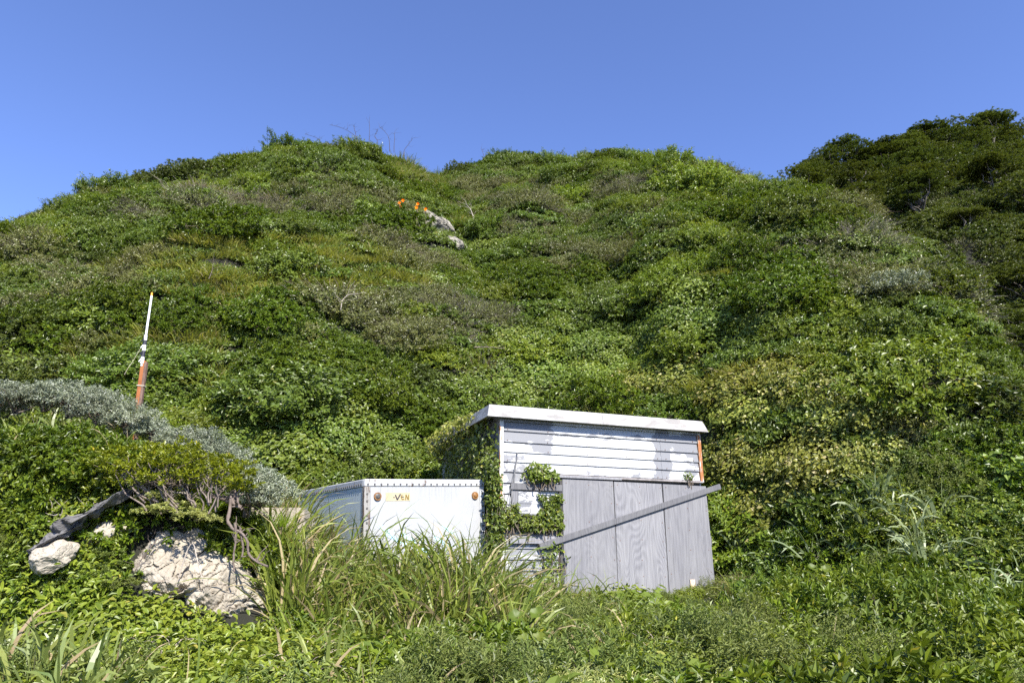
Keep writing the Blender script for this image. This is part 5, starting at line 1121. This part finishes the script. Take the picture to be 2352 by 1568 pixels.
    rank_labels(sh, 'dark glossy creeper', 'at the left edge beside the boulder', 'glossy creepers on the bank', 'shrub')
    sh = [thing_plant('low_green_bush', 'x', 'shrub', k, hit(px, py+20), s, (1, 1, .6), stems=0) for px, py, k, s in ((60, 1150, 'tobira', .26), (150, 1085, 'tobira', .28), (190, 1020, 'herb', .3), (60, 1040, 'weed', .3), (280, 1005, 'mug', .28), (230, 1100, 'tobira', .24), (110, 985, 'mug', .28), (20, 960, 'weed', .3))]
    rank_labels(sh, 'low leafy green bush', 'on the near bank under the silver bushes', 'low bushes on the near bank', 'shrub')
    sh = [thing_plant('low_green_bush', 'x', 'shrub', 'weed', at(px, py, 8.75), .34, (1, 1, .8), stems=3) for px, py in ((300, 985), (350, 992))]
    rank_labels(sh, 'low leafy bush', 'hiding the foot of the pole', 'low bushes on the near bank', 'shrub')
    tag(thing_plant('yellow_weed', 'x', 'plant', 'herb', ground_at(1500, 6.3, .1), .26, stems=4), 'yellowing leafy weed in the middle of the weedy bank', 'plant')
    sv = thing_plant('silver_bush', 'x', 'shrub', 'silver', hit(2040, 680)+np.array([0, -.2, .0]), .6, (1, 1, .8), 5); tag(sv, 'pale silvery shrub at the edge of the right gully', 'shrub')
bank_plants()
# ---- creepers on the shed
def wall_vine(label, blobs, n, seed, mat='ivy', side=False, Ln=.055, out=.10, stems=10, name='climbing_vine'):
    rng = np.random.default_rng(seed); r = empty(name, SHED.location, SHED.rotation_euler); tag(r, label, 'vine', 'vines on the shed'); P = []
    for (u, z, ru, rz) in blobs:
        k = int(n*ru*rz/sum(b[2]*b[3] for b in blobs)); a = rng.uniform(0, 2*PI, k); q = np.sqrt(rng.random(k))*(1+.18*np.sin(a*5+seed)); th = out*np.sqrt(np.clip(1-q**2*.7, .05, 1))*rng.uniform(.15, 1.1, k)
        P.append(np.stack([u+np.cos(a)*q*ru, th, z+np.sin(a)*q*rz], -1))
    P = np.concatenate(P); k = len(P)
    if side: P = np.stack([-.02-P[:, 1], P[:, 0], P[:, 2]], -1); nn = np.array([-1, -.4, .4])
    else: P = np.stack([P[:, 0], -.03-P[:, 1], P[:, 2]], -1); nn = np.array([.1, -1, .5])
    D = rng.normal(0, 1, (k, 3))+nn*.3+np.array([0, 0, -.5]); V, F, t = leaf_arr(P, D, nn+rng.normal(0, .5, (k, 3)), Ln*rng.uniform(.6, 1.3, k), Ln*.75*rng.uniform(.6, 1.3, k), rng, 'heart', .25)
    obj('foliage', mesh_np('foliage', V, F, [M[mat]], None, t), r)
    for _ in range(stems):
        i, j = rng.integers(0, k, 2); a, b = P[i].copy(), P[j].copy(); a[2] = max(a[2], b[2]); b[0] = a[0]*.6+b[0]*.4; b[2] = min(P[i][2], b[2])-.15
        V, F = tube_arr(wob(a, b, 9, .10, rng), np.linspace(.004, .009, 9), 4); obj('stem', mesh_np('stem', V, F, [M['twig']], smooth=True), r)
wall_vine('thick dark ivy hiding the left side wall of the shed', [(.35,2.45,.45,.5),(.9,2.2,.6,.7),(1.6,2.1,.7,.75),(2.4,1.9,.7,.8),(.5,1.6,.55,.7),(1.2,1.3,.8,.8),(.25,.95,.4,.6),(1.3,2.72,.9,.3),(.3,2.0,.35,.6)], 6500, 1, 'ivy', True, .06, .30, 40)
wall_vine('leafy vine spilling over the left end of the shed roof', [(.9,2.98,.5,.16),(1.5,3.0,.6,.2),(2.2,2.95,.5,.25),(2.9,2.9,.5,.3)], 1500, 2, 'vine', True, .065, .42, 8)
wall_vine('ivy covering the window beside the plywood doors', [(.80,1.54,.17,.22),(.90,1.36,.10,.18),(.70,1.40,.15,.14),(.92,1.70,.06,.08),(.62,1.70,.05,.05)], 950, 3, 'ivy', False, .05, .11, 22)
wall_vine('band of ivy across the wall below the window', [(.12,1.40,.20,.15),(.38,1.33,.22,.13),(.6,1.29,.22,.11),(-.05,1.50,.12,.18),(.2,1.55,.07,.08)], 1000, 4, 'ivy', False, .05, .13, 18)
wall_vine('bushy vine sprouting on top of the upper batten', [(.60,2.02,.25,.09),(.50,2.12,.12,.13),(.80,2.03,.14,.09),(.70,2.16,.05,.09)], 460, 5, 'kudzu', False, .055, .16, 16)
wall_vine('small sprig rooted above the last plywood door', [(3.34,2.14,.10,.06)], 55, 6, 'ivy', False, .04, .06, 5)
wall_vine('column of ivy growing between the van box and the shed', [(-.16,1.9,.13,.22),(-.14,1.6,.13,.2),(-.12,1.3,.15,.25),(-.15,1.0,.16,.25),(-.2,2.15,.10,.16)], 1100, 7, 'ivy', False, .055, .22, 14)
wall_vine('sparse creeper climbing the wall below the lower batten', [(.85,.85,.2,.25),(.75,.6,.25,.25)], 240, 8, 'ivy', False, .05, .08, 12)
